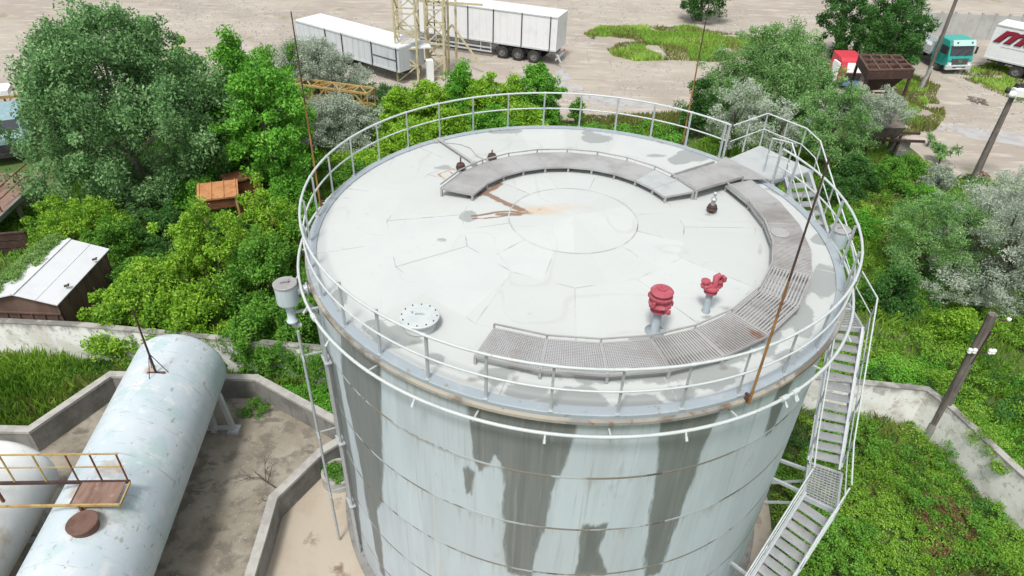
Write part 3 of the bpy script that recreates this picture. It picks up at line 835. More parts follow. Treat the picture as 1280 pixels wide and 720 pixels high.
chamber(-68, 8.86, 'pale foam chamber on the left side with a dark round lid', 1)
chamber(94.5, 8.95, 'pale foam chamber on the right side beside the stair', 1)
rp_ = MB()
for a in (-62.5, -60.6): rp_.tube([pol(a, 6.32, 8.78), pol(a, 6.14, 8.5), pol(a, 6.12, 0.1)], .035, 8)
for z in (7.2, 4.6, 2.2): rp_.bar(pol(-63.3, 6.12, z), pol(-59.8, 6.12, z), .16, .03)
obj('riser_pipe', rp_, 'galv', tank)

# ------------------------------------------------------------------ access stair round the right side
stair = thing('access_stair', 'galvanised steel stair in three flights wrapping the right side of the big tank', 'stair', pol(90, 7.0, 0))
tread_b = MB(); tread_b.box((0, 0, 0), (0.66, 0.22, 0.03)); tread_b.box((0, -0.115, -0.005), (0.66, 0.012, 0.05), mi=1)
tread_me = tread_b.mesh('tread', ['stairgrate', 'galv'])


def rails_for(path, posts, name='handrail'):
    b = MB(); b.tube([p + Vector((0, 0, 1.0)) for p in path], .021, 7)
    o = obj(name, b, 'white', stair, world=True)
    b = MB(); b.tube([p + Vector((0, 0, .52)) for p in path], .016, 7); obj('mid_rail', b, 'white', stair, world=True)
    for i, p in enumerate(posts):
        b = MB(); b.bar((0, 0, 0), (0, 0, 1.0), .04, .012); b.bar((.015, .014, 0), (.015, .014, 1.0), .01, .035)
        obj('post', b, 'galv', stair, world=True, loc=p)


def flight(P0, P1, w, n, outer_ext=(), inner_ext=(), outer_end=(), inner_end=()):
    P0, P1 = Vector(P0), Vector(P1)
    d = P1 - P0
    pl = Vector((d.x, d.y, 0)).normalized()
    side = Vector((-pl.y, pl.x, 0))                # points away from or toward the tank
    if side.dot(Vector((P0.x, P0.y, 0))) < 0: side = -side
    ang = math.atan2(pl.x, -pl.y)
    for k in range(1, n):
        obj('tread', tread_me, parent=stair, world=True, loc=P0.lerp(P1, k / n), rz=ang)
    for s_ in (-1, 1):
        b = MB(); b.bar(P0 + side * s_ * w / 2 + Vector((0, 0, .02)), P1 + side * s_ * w / 2 + Vector((0, 0, .02)), .05, .19); b.bar(P0 + side * s_ * (w / 2 + .022) + Vector((0, 0, .11)), P1 + side * s_ * (w / 2 + .022) + Vector((0, 0, .11)), .09, .014)
        obj('stringer', b, 'galv', stair, world=True)
    for s_, ext, end in ((1, outer_ext, outer_end), (-1, inner_ext, inner_end)):
        o = side * s_ * (w / 2 + .06)
        path = [Vector(q) for q in ext] + [P0 + o, P1 + o] + [Vector(q) for q in end]
        posts = [P0.lerp(P1, t) + o for t in (.03, .36, .68, .97)] + [Vector(q) for q in ext]
        rails_for(path, posts)


def landing(pts, z):
    b = MB(); n = 0
    P = [Vector((p.x, p.y, z)) for p in pts]
    for i in range(14):
        t = (i + .5) / 14
        b.bar(P[0].lerp(P[3], t), P[1].lerp(P[2], t), .035, .02)
    for i in range(9):
        t = (i + .5) / 9
        b.bar(P[0].lerp(P[1], t) - Vector((0, 0, .012)), P[3].lerp(P[2], t) - Vector((0, 0, .012)), .02, .012)
    l = obj('landing', b, 'stairgrate', stair, world=True)
    f = MB()
    for i in range(4): f.bar(P[i] - Vector((0, 0, .05)), P[(i + 1) % 4] - Vector((0, 0, .05)), .05, .13)
    obj('frame', f, 'galv', l)
    return P


# top platform, pale plate
pp = [pol(117, 6.2, 9.1), pol(117, 7.72, 9.1), pol(131, 7.75, 9.1), pol(131, 6.2, 9.1)]
b = MB(); up = Vector((0, 0, .02)); b.hexa([q - up for q in pp] + pp)
obj('platform', b, 'platel', stair, world=True)
b = MB()
for i in range(4): b.bar(pp[i] - Vector((0, 0, .07)), pp[(i + 1) % 4] - Vector((0, 0, .07)), .05, .1)
for a in (120, 128): b.bar(pol(a, 6.0, 8.0), pol(a, 7.5, 9.0), .06, .06); b.bar(pol(a, 6.0, 8.95), pol(a, 7.6, 8.95), .06, .06)
obj('platform_frame', b, 'galv', stair, world=True)
rails_for([pol(131.5, 6.15, 9.1), pol(131, 7.72, 9.1), pol(121.5, 7.75, 9.1)], [pol(131.3, 6.9, 9.1), pol(131, 7.72, 9.1), pol(126, 7.73, 9.1)])
flight(pol(116.5, 7.05, 9.08), pol(92.5, 6.98, 6.92), .72, 13, outer_ext=[pol(121.5, 7.75, 9.1)], inner_ext=[pol(121, 6.35, 9.1)])
landing([pol(84.5, 6.62), pol(84.5, 7.40), pol(92.8, 7.40), pol(92.8, 6.60)], 6.88)
flight(pol(84.5, 7.0, 6.86), pol(65.8, 7.02, 4.24), .68, 14, outer_ext=[pol(92.5, 7.42, 6.88)], outer_end=[pol(56.4, 7.55, 4.2)], inner_end=[pol(56.4, 6.74, 4.2)])
landing([pol(56.6, 6.78), pol(56.6, 7.52), pol(66.0, 7.46), pol(66.0, 6.68)], 4.20)
flight(pol(56.4, 7.14, 4.18), pol(31, 7.14, 0.1), .70, 20)
for a, z in ((90, 6.8), (86, 6.8), (64.5, 4.1), (58, 4.1), (45, 2.2)):
    b = MB(); b.bar(pol(a, 6.02, z), pol(a, 7.3, z), .06, .08); b.bar(pol(a, 6.02, z - .9), pol(a, 7.2, z - .05), .05, .05)
    obj('bracket', b, 'galv', stair, world=True)

# ------------------------------------------------------------------ horizontal tanks, bund, platform
HD = Vector((0.109, -0.994, 0)).normalized()
def htank(far, r, length, label, m, stains, nm='horizontal_tank'):
    """dished far end at `far` (x, y), axis along HD; z of the axis = r + .68"""
    zc = r + .68
    root = thing(nm, label, 'horizontal tank', (far[0] + HD.x * length / 2, far[1] + HD.y * length / 2, 0), 0, 'horizontal storage tanks inside the concrete bund')
    # grid: profile along the axis
    prof = [(0.001, -.42)] + [(r * sin(t), -.42 * cos(t)) for t in np.linspace(.12, pi / 2, 10)]
    s_ = np.linspace(0, length, 90)
    ax = np.array([p[1] for p in prof] + list(s_[1:]) + [length - p[1] for p in prof[::-1]][1:])
    rad_ = np.array([p[0] for p in prof] + [r] * (len(s_) - 1) + [p[0] for p in prof[::-1]][1:])
    n = 96
    A = np.linspace(0, 2 * pi, n, endpoint=False)
    Ag, Sg = np.meshgrid(A, ax); Rg = np.repeat(rad_[:, None], n, 1)
    sd = np.array([HD.y, -HD.x]) * -1
    Xg = far[0] + HD.x * Sg + sd[0] * Rg * np.sin(Ag); Yg = far[1] + HD.y * Sg + sd[1] * Rg * np.sin(Ag); Zg_ = zc + Rg * np.cos(Ag)
    V = np.stack([Xg, Yg, Zg_], -1).reshape(-1, 3)
    k = len(ax)
    ii, jj = np.meshgrid(np.arange(k - 1), np.arange(n), indexing='ij')
    Q = np.stack([ii * n + jj, ii * n + (jj + 1) % n, (ii + 1) * n + (jj + 1) % n, (ii + 1) * n + jj], -1).reshape(-1, 4)
    st = np.zeros(len(V))
    for (u, v, rr, amp) in stains:
        p = at(u, v, zc + r * .9)
        st = np.maximum(st, np.clip(1.25 - np.linalg.norm((V - np.array(p)) * [1, 1, .6], axis=1) / rr, 0, 1) * amp)
    for q in range(1, int(length / 1.5)):
        band = np.clip(1 - np.abs(Sg - q * 1.5) / .05, 0, 1).ravel() * np.clip(vnoise(V, 1.3, 2) * 1.8 - .5, 0, .8)
        st = np.maximum(st, band)
    sh = obj('shell', np_mesh('shell', V, Q, m, vattr={'stain': st}, smooth=True), parent=root, world=True)
    # saddles
    for t in (.9, length - 1.6):
        c = Vector((far[0], far[1], 0)) + HD * t
        b = MB()
        sv = Vector((sd[0], sd[1], 0))
        for s2 in (-1, 1):
            b.bar(c + sv * s2 * (r * .95) + Vector((0, 0, zc - .35)), c + sv * s2 * (r + .08), .14, .14)
            b.box(c + sv * s2 * (r + .1) + Vector((0, 0, .06)), (.35, .35, .12))
            b.bar(c + sv * s2 * (r * .62) + Vector((0, 0, .05)), c + sv * s2 * (r * .62) + Vector((0, 0, zc - r * .7)), .16, .2)
        b.bar(c + sv * -(r + .1) + Vector((0, 0, .18)), c + sv * (r + .1) + Vector((0, 0, .18)), .1, .14)
        obj('saddle', b, 'rustd' if t > 2 else 'galv', root, world=True)
    return root, zc, sd


t1, zc1, sd1 = htank((-11.93, 2.05), 1.38, 9.6, 'pale blue flaking horizontal cylinder tank with a rusty round manhole cover', 'htank',
                     [(230, 425, .25, .6), (190, 466, .3, 1), (140, 590, .5, .75), (110, 655, .55, .85), (150, 640, .7, .5), (240, 512, .25, .5), (185, 505, .2, .5), (215, 600, .5, .4), (95, 615, .4, .7)])
p = at(103, 654, zc1 + 1.5)
b = MB(); b.lathe([(.30, -.25), (.30, .0)], 28, p); b.lathe([(.0, .0), (.335, .0), (.34, .035), (.325, .05), (0, .055)], 32, p, smooth=False)
obj('manhole_cover', b, 'gridrust', t1, world=True)
p = at(195, 466, zc1 + 1.36)
b = MB(); b.tube([p - Vector((0, 0, .05)), p + Vector((0, 0, 2.35))], [.035, .022], 8)
for k in range(3): b.tube([p + Vector((0, 0, .75)), p + Vector((.32 * cos(k * 2.1 + .3), .32 * sin(k * 2.1 + .3), -.06))], .012, 5)
b.box(p + Vector((0, 0, 0)), (.5, .07, .04), .1)
obj('lightning_rod', b, 'rodd', t1, world=True)
t2, zc2, _ = htank((-14.92, -2.2), 1.25, 7.2, 'white horizontal cylinder tank with a brown rust wash, cut by the left edge', 'wtank',
                   [(30, 640, .8, 1), (10, 660, .9, 1), (45, 665, .5, .9), (22, 652, .8, 1), (5, 600, .4, .4), (20, 575, .3, .3)])

# cat platform between the two tanks
zp = zc1 + 1.38 + .22
fr_, nr_ = at(163, 602, zp), at(150, 631, zp)
ex = (fr_ - at(0, 604, zp)).normalized(); ex.z = 0
L_ = 4.6
fl_, nl_ = fr_ - ex * L_, nr_ - ex * L_
plat = thing('crossover_platform', 'rusty yellow catwalk frame with a railing joining the two horizontal tanks', 'catwalk', ((fr_.x + nl_.x) / 2, (fr_.y + nl_.y) / 2, 0))
b = MB(); b.bar(fl_, fr_, .05, .09); obj('far_beam', b, 'rustd', plat, world=True)
b = MB(); b.bar(nl_, nr_, .045, .06); b.bar(fr_, nr_, .035, .05); obj('near_beam', b, 'yellow', plat, world=True)
for t in (.0, .28, .50, .72, 1.0)[2:4] + (.99,):
    pass
for t in (.30, .755, .06):
    b = MB(); b.bar(fl_.lerp(fr_, t), nl_.lerp(nr_, t), .045, .05); obj('cross_beam', b, 'rustd', plat, world=True)
b = MB(); q = [fl_.lerp(fr_, .76), nl_.lerp(nr_, .76), nr_.lerp(nl_, .02), fr_.lerp(fl_, .02)]; up = Vector((0, 0, .012)); b.hexa([x + up for x in q] + [x + up * 2 for x in q])
obj('deck_plate', b, 'planks', plat, world=True)
b = MB(); H1 = Vector((0, 0, 1.0)); b.bar(fl_ + H1, fr_ + H1, .032, .032); obj('handrail', b, 'yellow', plat, world=True)
b = MB(); H2 = Vector((0, 0, .55)); b.bar(fl_ + H2, fr_ + H2, .025, .025); obj('mid_rail', b, 'yellow', plat, world=True)
for t in (.99, .86, .74, .58, .42, .25, .08):
    b = MB(); b.bar((0, 0, 0), H1, .03, .03, up=(0, 1, 0)); obj('post', b, 'yellow' if t < .7 else 'rust', plat, world=True, loc=fl_.lerp(fr_, t))
for t in (.8, .3):
    for A0, A1 in ((fl_, fr_), (nl_, nr_)):
        c = A0.lerp(A1, t)
        b = MB(); b.bar(c, Vector((c.x, c.y, zc1 + .9)), .06, .06, up=(0, 1, 0)); obj('leg', b, 'rust', plat, world=True)


def wallrun(b, pts, th, h, cope=0.0, z0=-.15, mi=0, mc=1, proud=.03):
    P = [Vector((p[0], p[1], 0)) for p in pts]
    n = len(P)
    def offs(i, d):
        if i == 0: t = (P[1] - P[0]).normalized(); nn = Vector((-t.y, t.x, 0)); return P[i] + nn * d
        if i == n - 1: t = (P[-1] - P[-2]).normalized(); nn = Vector((-t.y, t.x, 0)); return P[i] + nn * d
        t0 = (P[i] - P[i - 1]).normalized(); t1 = (P[i + 1] - P[i]).normalized()
        n0 = Vector((-t0.y, t0.x, 0)); n1 = Vector((-t1.y, t1.x, 0)); m_ = (n0 + n1).normalized()
        return P[i] + m_ * (d / max(.3, m_.dot(n0)))
    for i in range(n - 1):
        def ring(e, za, zb):
            q = [offs(i, -e), offs(i + 1, -e), offs(i + 1, e), offs(i, e)]
            return [Vector((p.x, p.y, za)) for p in q] + [Vector((p.x, p.y, zb)) for p in q]
        b.hexa(ring(th / 2, z0, h - cope), mi)
        if cope: b.hexa(ring(th / 2 + proud, h - cope, h), mc)


b = MB(); wallrun(b, [(-19.5, .20), (-16.2, .25), (-14.95, 2.82), (-10.0, 2.92), (-6.25, .75)], .2, .95, .10)
tag(obj('bund_wall', b, ['conc', 'cope']), 'low grey concrete bund wall folding round behind the two horizontal tanks', 'bund wall')
b = MB(); wallrun(b, [(-6.1, .75), (-7.02, -.18), (-7.95, -1.9), (-7.86, -3.4), (-7.6, -9)], .2, .95, .10)
tag(obj('bund_wall', b, ['conc', 'cope']), 'low pale topped concrete bund wall bending beside the foot of the big tank', 'bund wall')


def topwall(name, runs, h, th, label, m='wwall'):
    """white walls with a dark weathered top band: subdivided so the band has height data"""
    b = MB()
    for pts in runs: wallrun(b, pts, th, h, .04, mi=0, mc=1, proud=.012)
    me = b.mesh(name, [m, 'darkcope'])
    import bmesh
    bm = bmesh.new(); bm.from_mesh(me)
    bmesh.ops.subdivide_edges(bm, edges=[e for e in bm.edges if abs(e.verts[0].co.z - e.verts[1].co.z) > 1], cuts=8, use_grid_fill=True)
    bm.to_mesh(me); bm.free()
    a_ = me.attributes.new('top', 'FLOAT', 'POINT')
    a_.data.foreach_set('value', np.array([max(0, (v.co.z - (h - .75)) / .75) for v in me.vertices], np.float32))
    o = obj(name, me)
    return tag(o, label, 'wall')


topwall('boundary_wall', [[(-27, 4.55), (-16.5, 4.36), (-8.0, 3.62), (-4.0, 3.3)]], 1.8, .22, 'long whitewashed boundary wall with a blackened top, behind the bund on the left')
topwall('boundary_wall', [[(8.0, 3.3), (10.5, 2.99), (12.62, 2.78), (13.0, 2.0), (13.8, -.7), (15.2, -5.5), (16.3, -9)]], 1.7, .22, 'whitewashed boundary wall turning a corner below the leaning wooden pole')

# ------------------------------------------------------------------ shed
shed = thing('shed', 'small brown board shed with a white sheet roof half under vines', 'shed', (-18.86, 6.7, 0))
x0, x1, xm, y0, y1 = -20.15, -17.52, -18.86, 4.98, 8.35
b = MB()
b.hexa([Vector(q) for q in [(x1 - .06, y0, 0), (x1, y0, 0), (x1, y1, 0), (x1 - .06, y1, 0), (x1 - .06, y0, 2.18), (x1, y0, 2.18), (x1, y1, 2.18), (x1 - .06, y1, 2.18)]])
for k in range(7): b.bar((x1 + .015, y0 + .1 + k * .53, 0), (x1 + .015, y0 + .1 + k * .53, 2.15), .05, .03, up=(0, 1, 0))
obj('side_wall', b, 'timber', shed, world=True)
b = MB()
b.hexa([Vector(q) for q in [(x0, y0, 0), (x0 + .06, y0, 0), (x0 + .06, y1, 0), (x0, y1, 0), (x0, y0, 2.18), (x0 + .06, y0, 2.18), (x0 + .06, y1, 2.18), (x0, y1, 2.18)]])
obj('side_wall', b, 'timber', shed, world=True)
for yy in (y0 - .03, y1 - .03):
    b = MB()
    pr = [(x0, 0), (x1, 0), (x1, 2.17), (xm, 2.56), (x0, 2.17)]
    n = 5
    b.add([(p[0], yy, p[1]) for p in pr] + [(p[0], yy + .06, p[1]) for p in pr], [(0, 1, 2, 3, 4), (9, 8, 7, 6, 5)] + [(i, i + 5, (i + 1) % 5 + 5, (i + 1) % 5) for i in range(5)])
    b.bar((x0, yy - .03, 1.75), (x1, yy - .03, 1.75), .04, .07)
    for k in range(6): b.bar((x0 + .2 + k * .45, yy - .025, 0), (x0 + .2 + k * .45, yy - .025, 1.72), .05, .03, up=(0, 1, 0))
    obj('gable_wall', b, 'timber', shed, world=True)
for s_, (xa, za), (xb, zb) in ((1, (xm, 2.62), (x1 + .12, 2.22)), (-1, (xm, 2.62), (x0 - .12, 2.22))):
    b = MB()
    ya, yb = y0 - .18, y1 + .15
    if s_ > 0: P = [(xa, ya, za), (xb, ya, zb), (xb, yb, zb), (xa, yb, za)]
    else: P = [(xb, ya, zb), (xa, ya, za), (xa, yb, za), (xb, yb, zb)]
    P = [Vector(q) for q in P]
    b.hexa([q for q in P] + [q + Vector((0, 0, .035)) for q in P])
    mx_ = .52
    b.bar(P[0].lerp(P[1], mx_) + Vector((0, 0, .04)), P[3].lerp(P[2], mx_) + Vector((0, 0, .04)), .03, .02)
    obj('roof_sheet', b, 'shedroof', shed, world=True)
b = MB(); b.bar((xm, y0 - .18, 2.665), (xm, y1 + .15, 2.665), .16, .025); obj('ridge_cap', b, 'shedroof', shed, world=True)
for (u, v) in [(118, 324), (83, 357)]:
    p = at(u, v, 2.42)
    b = MB(); b.box(p, (.16, .09, .05), .6); b.box(p + Vector((.05, .02, .02)), (.06, .16, .03), .2)
    tag(obj('brick_chip', b, 'twig'), 'dark chunk of debris lying on the white shed roof, %s' % ('near its far corner' if v < 340 else 'near its front eave'), 'debris')

# ------------------------------------------------------------------ poles
def pole_mesh(h, r0, r1, lean=(0, 0)):
    b = MB(); b.tube([(lean[0] * t, lean[1] * t, h * t) for t in np.linspace(0, 1, 8)], [r0 + (r1 - r0) * t for t in np.linspace(0, 1, 8)], 12)
    return b


pb = at(1160, 548); h1 = zt(pb.x, pb.y, 393)
pole1 = thing('utility_pole', 'old cut off wooden pole with white insulators beside the wall corner', 'utility pole', (pb.x, pb.y, 0))
obj('shaft', pole_mesh(h1, .17, .13, (-.15, 0)), 'polew', pole1)
b = MB(); b.lathe([(.20, -.1), (.20, .7), (.17, .75)], 10, (0, 0, 0)); obj('footing', b, 'conc', pole1)
zi = zt(pb.x, pb.y, 436)
b = MB(); b.bar((-.33, -.12, zi), (.33, -.14, zi - .02), .04, .04); b.bar((-.1, -.14, zi - .5), (-.05, -.14, zi + .8), .03, .05); b.bar((0, -.12, h1 - .1), (.28, -.1, h1 - .15), .04, .04); obj('bracket', b, 'rustd', pole1)
for x in (-.37, -.22, .25, .36):
    b = MB(); b.lathe([(.0, -.08), (.05, -.08), (.07, -.02), (.045, .0), (.07, .04), (.05, .1), (0, .11)], 12, (x, -.15, zi + .02)); obj('insulator', b, 'porc', pole1)
b = MB(); b.lathe([(.0, -.05), (.06, -.05), (.06, .05), (0, .06)], 10, (.3, -.1, h1 - .1)); obj('insulator', b, 'porc', pole1)

pb = at(1213, 232); h2 = zt(pb.x, pb.y, 120)
pole2 = thing('street_lamp', 'dark wooden pole carrying a wide white lamp head at the right edge', 'street lamp', (pb.x, pb.y, 0))
obj('shaft', pole_mesh(h2, .20, .13), 'polew', pole2)
b = MB()
b.poly([(-.12, -.35), (.25, -.5), (1.9, -.45), (2.0, .3), (.2, .28), (-.12, .1)], h2 + .10, h2 + .42); b.lathe([(0, -.05), (.16, -.03), (.2, .1), (.16, .25), (0, .28)], 14, (-.22, -.2, h2 + .05)); b.bar((.05, -.1, h2 - .35), (1.1, -.3, h2 + .1), .07, .07)
obj('lamp_head', b, 'lampw', pole2)
b = MB()
for x in (.1, .38, .62, .9, 1.25, 1.6): b.box((x, .12, h2 + .52), (.16, .2, .2), x * 3); b.bar((x, .1, h2 + .45), (x + .22, .15, h2 + .62), .06, .06)
b.box((.8, .16, h2 + .45), (1.7, .1, .06)); b.lathe([(.0, -.14), (.13, -.1), (.13, .12), (0, .15)], 10, (-.45, -.1, h2 + .32))
obj('fittings', b, 'black', pole2)

pb = at(1152, 113)
h3 = 8.0
pole3 = thing('utility_pole', 'thin grey wooden pole on a short concrete stub beside the teal truck', 'utility pole', (pb.x, pb.y, 0))
obj('shaft', pole_mesh(h3, .15, .11, (.0, .1)), 'polew', pole3)
b = MB(); b.bar((-.25, -.1, -.1), (.0, -.1, 1.9), .2, .2, up=(0, 1, 0)); obj('stub', b, 'cope', pole3)
b = MB(); b.bar((.25, .1, 0), (.12, 0, 1.6), .12, .06, up=(0, 1, 0)); obj('brace', b, 'rust', pole3)

# ------------------------------------------------------------------ hopper behind the silver tree
zh = 4.0
hc = [at(1074, 69, zh), at(1125, 70, zh), at(1143, 87, zh), at(1086, 88, zh)]   # far-left, far-right, near-right, near-left
ctr = (hc[0] + hc[1] + hc[2] + hc[3]) / 4
hop = thing('loading_hopper', 'dark rusty steel hopper with a square grid top and a lower chute on legs', 'hopper', (ctr.x, ctr.y, 0))
b = MB()
for t in np.linspace(0, 1, 5): b.bar(hc[0].lerp(hc[1], t), hc[3].lerp(hc[2], t), .09, .10)
for t in np.linspace(0, 1, 4): b.bar(hc[0].lerp(hc[3], t) + Vector((0, 0, .03)), hc[1].lerp(hc[2], t) + Vector((0, 0, .03)), .09, .10)
obj('grid', b, 'gridrust', hop, world=True)
b = MB()
top_ = [hc[3], hc[2], hc[1], hc[0]]
mid_ = [ctr.lerp(q, .42) - Vector((0, 0, 1.6)) for q in top_]
dz = Vector((0, 0, .08))
for i in range(4):
    a0, a1, b0, b1 = mid_[i], mid_[(i + 1) % 4], top_[i] - dz, top_[(i + 1) % 4] - dz
    inn = ((ctr - (b0 + b1) / 2).normalized()) * .05
    b.hexa([a0, a1, a1 + inn, a0 + inn, b0, b1, b1 + inn, b0 + inn])
    b.bar(b0 - dz * 3, b1 - dz * 3, .08, .5)
obj('bin', b, 'rustd', hop, world=True)
feet = [Vector((ctr.x, ctr.y, 0)) + (q - ctr) * .96 for q in top_]
for q in feet:
    b = MB(); b.bar((q.x, q.y, 0), (q.x, q.y, zh - .1), .14, .14, up=(0, 1, 0)); obj('leg', b, 'rustd', hop, world=True)
b = MB()
for i in range(4):
    p, q = feet[i], feet[(i + 1) % 4]
    b.bar((p.x, p.y, 1.5), (q.x, q.y, 1.5), .08, .08); b.bar((p.x, p.y, .3), (q.x, q.y, 1.5), .05, .05)
obj('brace', b, 'rustd', hop, world=True)
zl = 2.1
lc = [at(1086, 140, zl), at(1120, 139, zl), at(1133, 160, zl), at(1090, 160, zl)]
lctr = (lc[0] + lc[1] + lc[2] + lc[3]) / 4
b = MB()
dn = Vector((0, 0, .75)); P = [lc[3], lc[2], lc[1], lc[0]]
b.hexa([lctr.lerp(q, .75) - dn for q in P] + P)
obj('chute', b, 'chute', hop, world=True, label='lower box shaped chute with a grey lid')
b = MB()
for v in (164, 174):
    p, q = at(1082, v, 1.3), at(1150 if v < 170 else 1156, v + 3, 1.3); b.bar(p, q, .12, .14)
p, q = at(1128, 168, 1.3), at(1120, 185, .3); b.bar(p, q, .08, .08)
obj('conveyor_beam', b, 'rustd', hop, world=True)
for q in P[:4]:
    b = MB(); c = lctr.lerp(q, .9); b.bar((c.x, c.y, 0), (c.x, c.y, zl - .5), .12, .12, up=(0, 1, 0)); obj('leg', b, 'rustd', hop, world=True)
p = at(1118, 196)
b = MB(); b.box((p.x, p.y, .55), (.75, .9, 1.2), .2); b.box((p.x + .1, p.y - .45, .3), (.4, .2, .7), .5); obj('pedestal', b, 'conc', hop, world=True)

# ------------------------------------------------------------------ vehicles
def wheel_mb(r=.52, w=.32):
    t = MB(); t.lathe([(r * .56, -w / 2), (r * .9, -w / 2), (r, -w * .36), (r, w * .36), (r * .9, w / 2), (r * .56, w / 2)], 26, smooth=False)
    d = MB(); d.lathe([(r * .58, -w * .42), (r * .50, -w * .40), (r * .42, -w * .15), (r * .24, -w * .15), (r * .2, -w * .5), (0, -w * .52)], 20, smooth=False)
    for k in range(8): d.lathe([(.0, -w * .2), (.025, -w * .2), (.025, -w * .1)], 6, (r * .34 * cos(k * pi / 4), r * .34 * sin(k * pi / 4), 0))
    return t.mesh('tyre', 'tyre'), d.mesh('rim', 'rimm')


TY, RM = wheel_mb()


def wheel(parent, loc, flip=False):
    o = obj('wheel', TY, parent=parent, loc=loc)
    o.rotation_euler = (pi / 2 if not flip else -pi / 2, 0, 0)
    # disc faces outward (-y when not flipped)
    c = obj('rim', RM, parent=o); c.rotation_euler = (pi, 0, 0)
    return o


def trailer(name, label, P, d, L, z0, z1, W, wheels, back, sidemat='vanw', cat='trailer', posts=()):
    """near long side along +x from P; body behind it (+y)"""
    rz = math.atan2(d.y, d.x)
    r = thing(name, label, cat, (P.x, P.y, 0), rz)
    b = MB(); b.box((L / 2, W / 2, (z0 + z1) / 2), (L, W, z1 - z0))
    for k in range(int(L / .6)): b.bar((.3 + k * .6, -.012, z0 + .12), (.3 + k * .6, -.012, z1 - .1), .03, .012, up=(0, 1, 0))
    obj('cargo_box', b, sidemat, r)
    b = MB()
    b.box((L / 2, -.02, z0 + .06), (L + .02, .05, .12)); b.box((L / 2, -.02, z1 - .04), (L + .02, .06, .08)); b.box((L / 2, W + .02, z1 - .04), (L + .02, .06, .08))
    obj('edge_trim', b, 'bump', r)
    for x in posts:
        b = MB(); b.box((x, -.03, (z0 + z1) / 2), (.07, .07, z1 - z0)); obj('post', b, 'black', r)
    b = MB(); b.box((L / 2, W / 2, z0 - .16), (L - .3, .9, .3))
    for k in range(int(L / 1.1)): b.box((.5 + k * 1.1, W / 2, z0 - .06), (.08, W - .1, .1))
    b.box((wheels[0] + 1.3, W / 2, z0 - .35), (3.4, W - .5, .3))
    obj('chassis', b, 'black', r)
    for x in wheels:
        wheel(r, (x, .19, .52)); wheel(r, (x, W - .19, .52), True)
    return r, rz


# long white trailer at the top centre
d = Vector((.939, -.344, 0)).normalized()
P = Vector((-1.74, 41.20, 0)) - d * 10.1
tr1, rz1 = trailer('semi_trailer', 'white ribbed semi trailer on three axles standing on the sandy yard', P, d, 13.4, 1.15, 3.75, 2.5, [8.85, 10.2, 11.55], True, posts=(2.9, 5.9, 8.1, 10.5, 12.85))
b = MB(); b.bar((1, -.03, .75), (8.0, -.03, .75), .04, .12); b.bar((1, -.03, .45), (8.0, -.03, .45), .04, .12)
for x in (1.2, 3, 5, 7, 7.9): b.box((x, .03, .75), (.06, .06, .8))
obj('side_guard', b, 'bump', tr1)
b = MB(); b.box((13.42, 1.25, .55), (.08, 2.4, .16)); b.bar((13.3, .3, 1.0), (13.5, .3, .5), .08, .08); b.bar((13.55, -.05, 1.0), (13.95, -.25, .45), .06, .12)
obj('rear_bumper', b, 'bump', tr1)
for x in (8.85, 10.2, 11.55):
    b = MB(); b.lathe([(.60, -.18), (.60, .18)], 14, (x, .19, .52), axis=Matrix.Rotation(pi / 2, 3, 'X'), a0=pi - 1.2, a1=pi + 1.2); obj('mudguard', b, 'black', tr1)
for y in (.35, 2.15):
    b = MB(); b.box((13.45, y, .75), (.06, .3, .14)); obj('rear_light', b, 'redcab', tr1)

# pale grey box body left of the lattice
d = Vector((.82, -.57, 0)).normalized()
P = at(500, 92, .9); P = Vector((P.x, P.y, 0)) - d * 11
tr2, rz2 = trailer('semi_trailer', 'pale grey low box trailer with black posts, half behind the silver bush', P, d, 11, .95, 2.65, 2.6, [2.2, 3.5, 4.8], False, 'vang', posts=(3.4, 5.2, 8.3, 10.75))
b = MB(); b.bar((8.4, -.03, 1.75), (10.7, -.03, 1.75), .03, .05); obj('lashing_rail', b, 'black', tr2)
b = MB(); b.box((5.5, 1.3, 2.68), (10.9, 2.5, .06)); obj('tarpaulin', b, 'vanw', tr2)

# white trailer with maroon letters at the right edge
P = at(1229, 72, 1.05); P = Vector((P.x, P.y, 0))
q = at(1280, 83.5, 1.05); d = (Vector((q.x, q.y, 0)) - P).normalized()
tr3, rz3 = trailer('box_trailer', 'white box trailer with big maroon slanted letters at the right edge', P, d, 9.5, 1.05, 3.7, 2.5, [2.6, 3.9], False)
def text(body, size, x, z, y, m, ext=.01, off=.05):
    cu = bpy.data.curves.new('lettering', 'FONT')
    cu.body = body; cu.size = size; cu.shear = .45; cu.extrude = ext; cu.offset = off; cu.space_character = 1.05
    cu.materials.append(M[m])
    t_ = bpy.data.objects.new('lettering_curve', cu); me = bpy.data.meshes.new_from_object(t_); me.name = 'lettering'; bpy.data.objects.remove(t_)
    o = bpy.data.objects.new('lettering', me); COL.objects.link(o)
    o.rotation_euler = (pi / 2, 0, 0); o.location = (x, y, z)
    return o
o = text('ma', 1.75, .22, 2.50, -.06, 'lettersh', .01, .085); o.parent = tr3; o.scale = (1.5, 1, 1)
o2 = text('ma', 1.75, .20, 2.53, -.08, 'letter', .01, .055); o2.parent = tr3; o2.scale = (1.5, 1, 1)
b = MB(); b.bar((.9, -.035, 2.16), (9, -.035, 2.16), .012, .03); obj('trim_line', b, 'bump', tr3)
b = MB(); b.box((1.35, 1.25, .9), (.5, 2.2, .3)); b.box((6, 1.25, .8), (2.4, 2.1, .5)); obj('underrun_box', b, 'black', tr3)

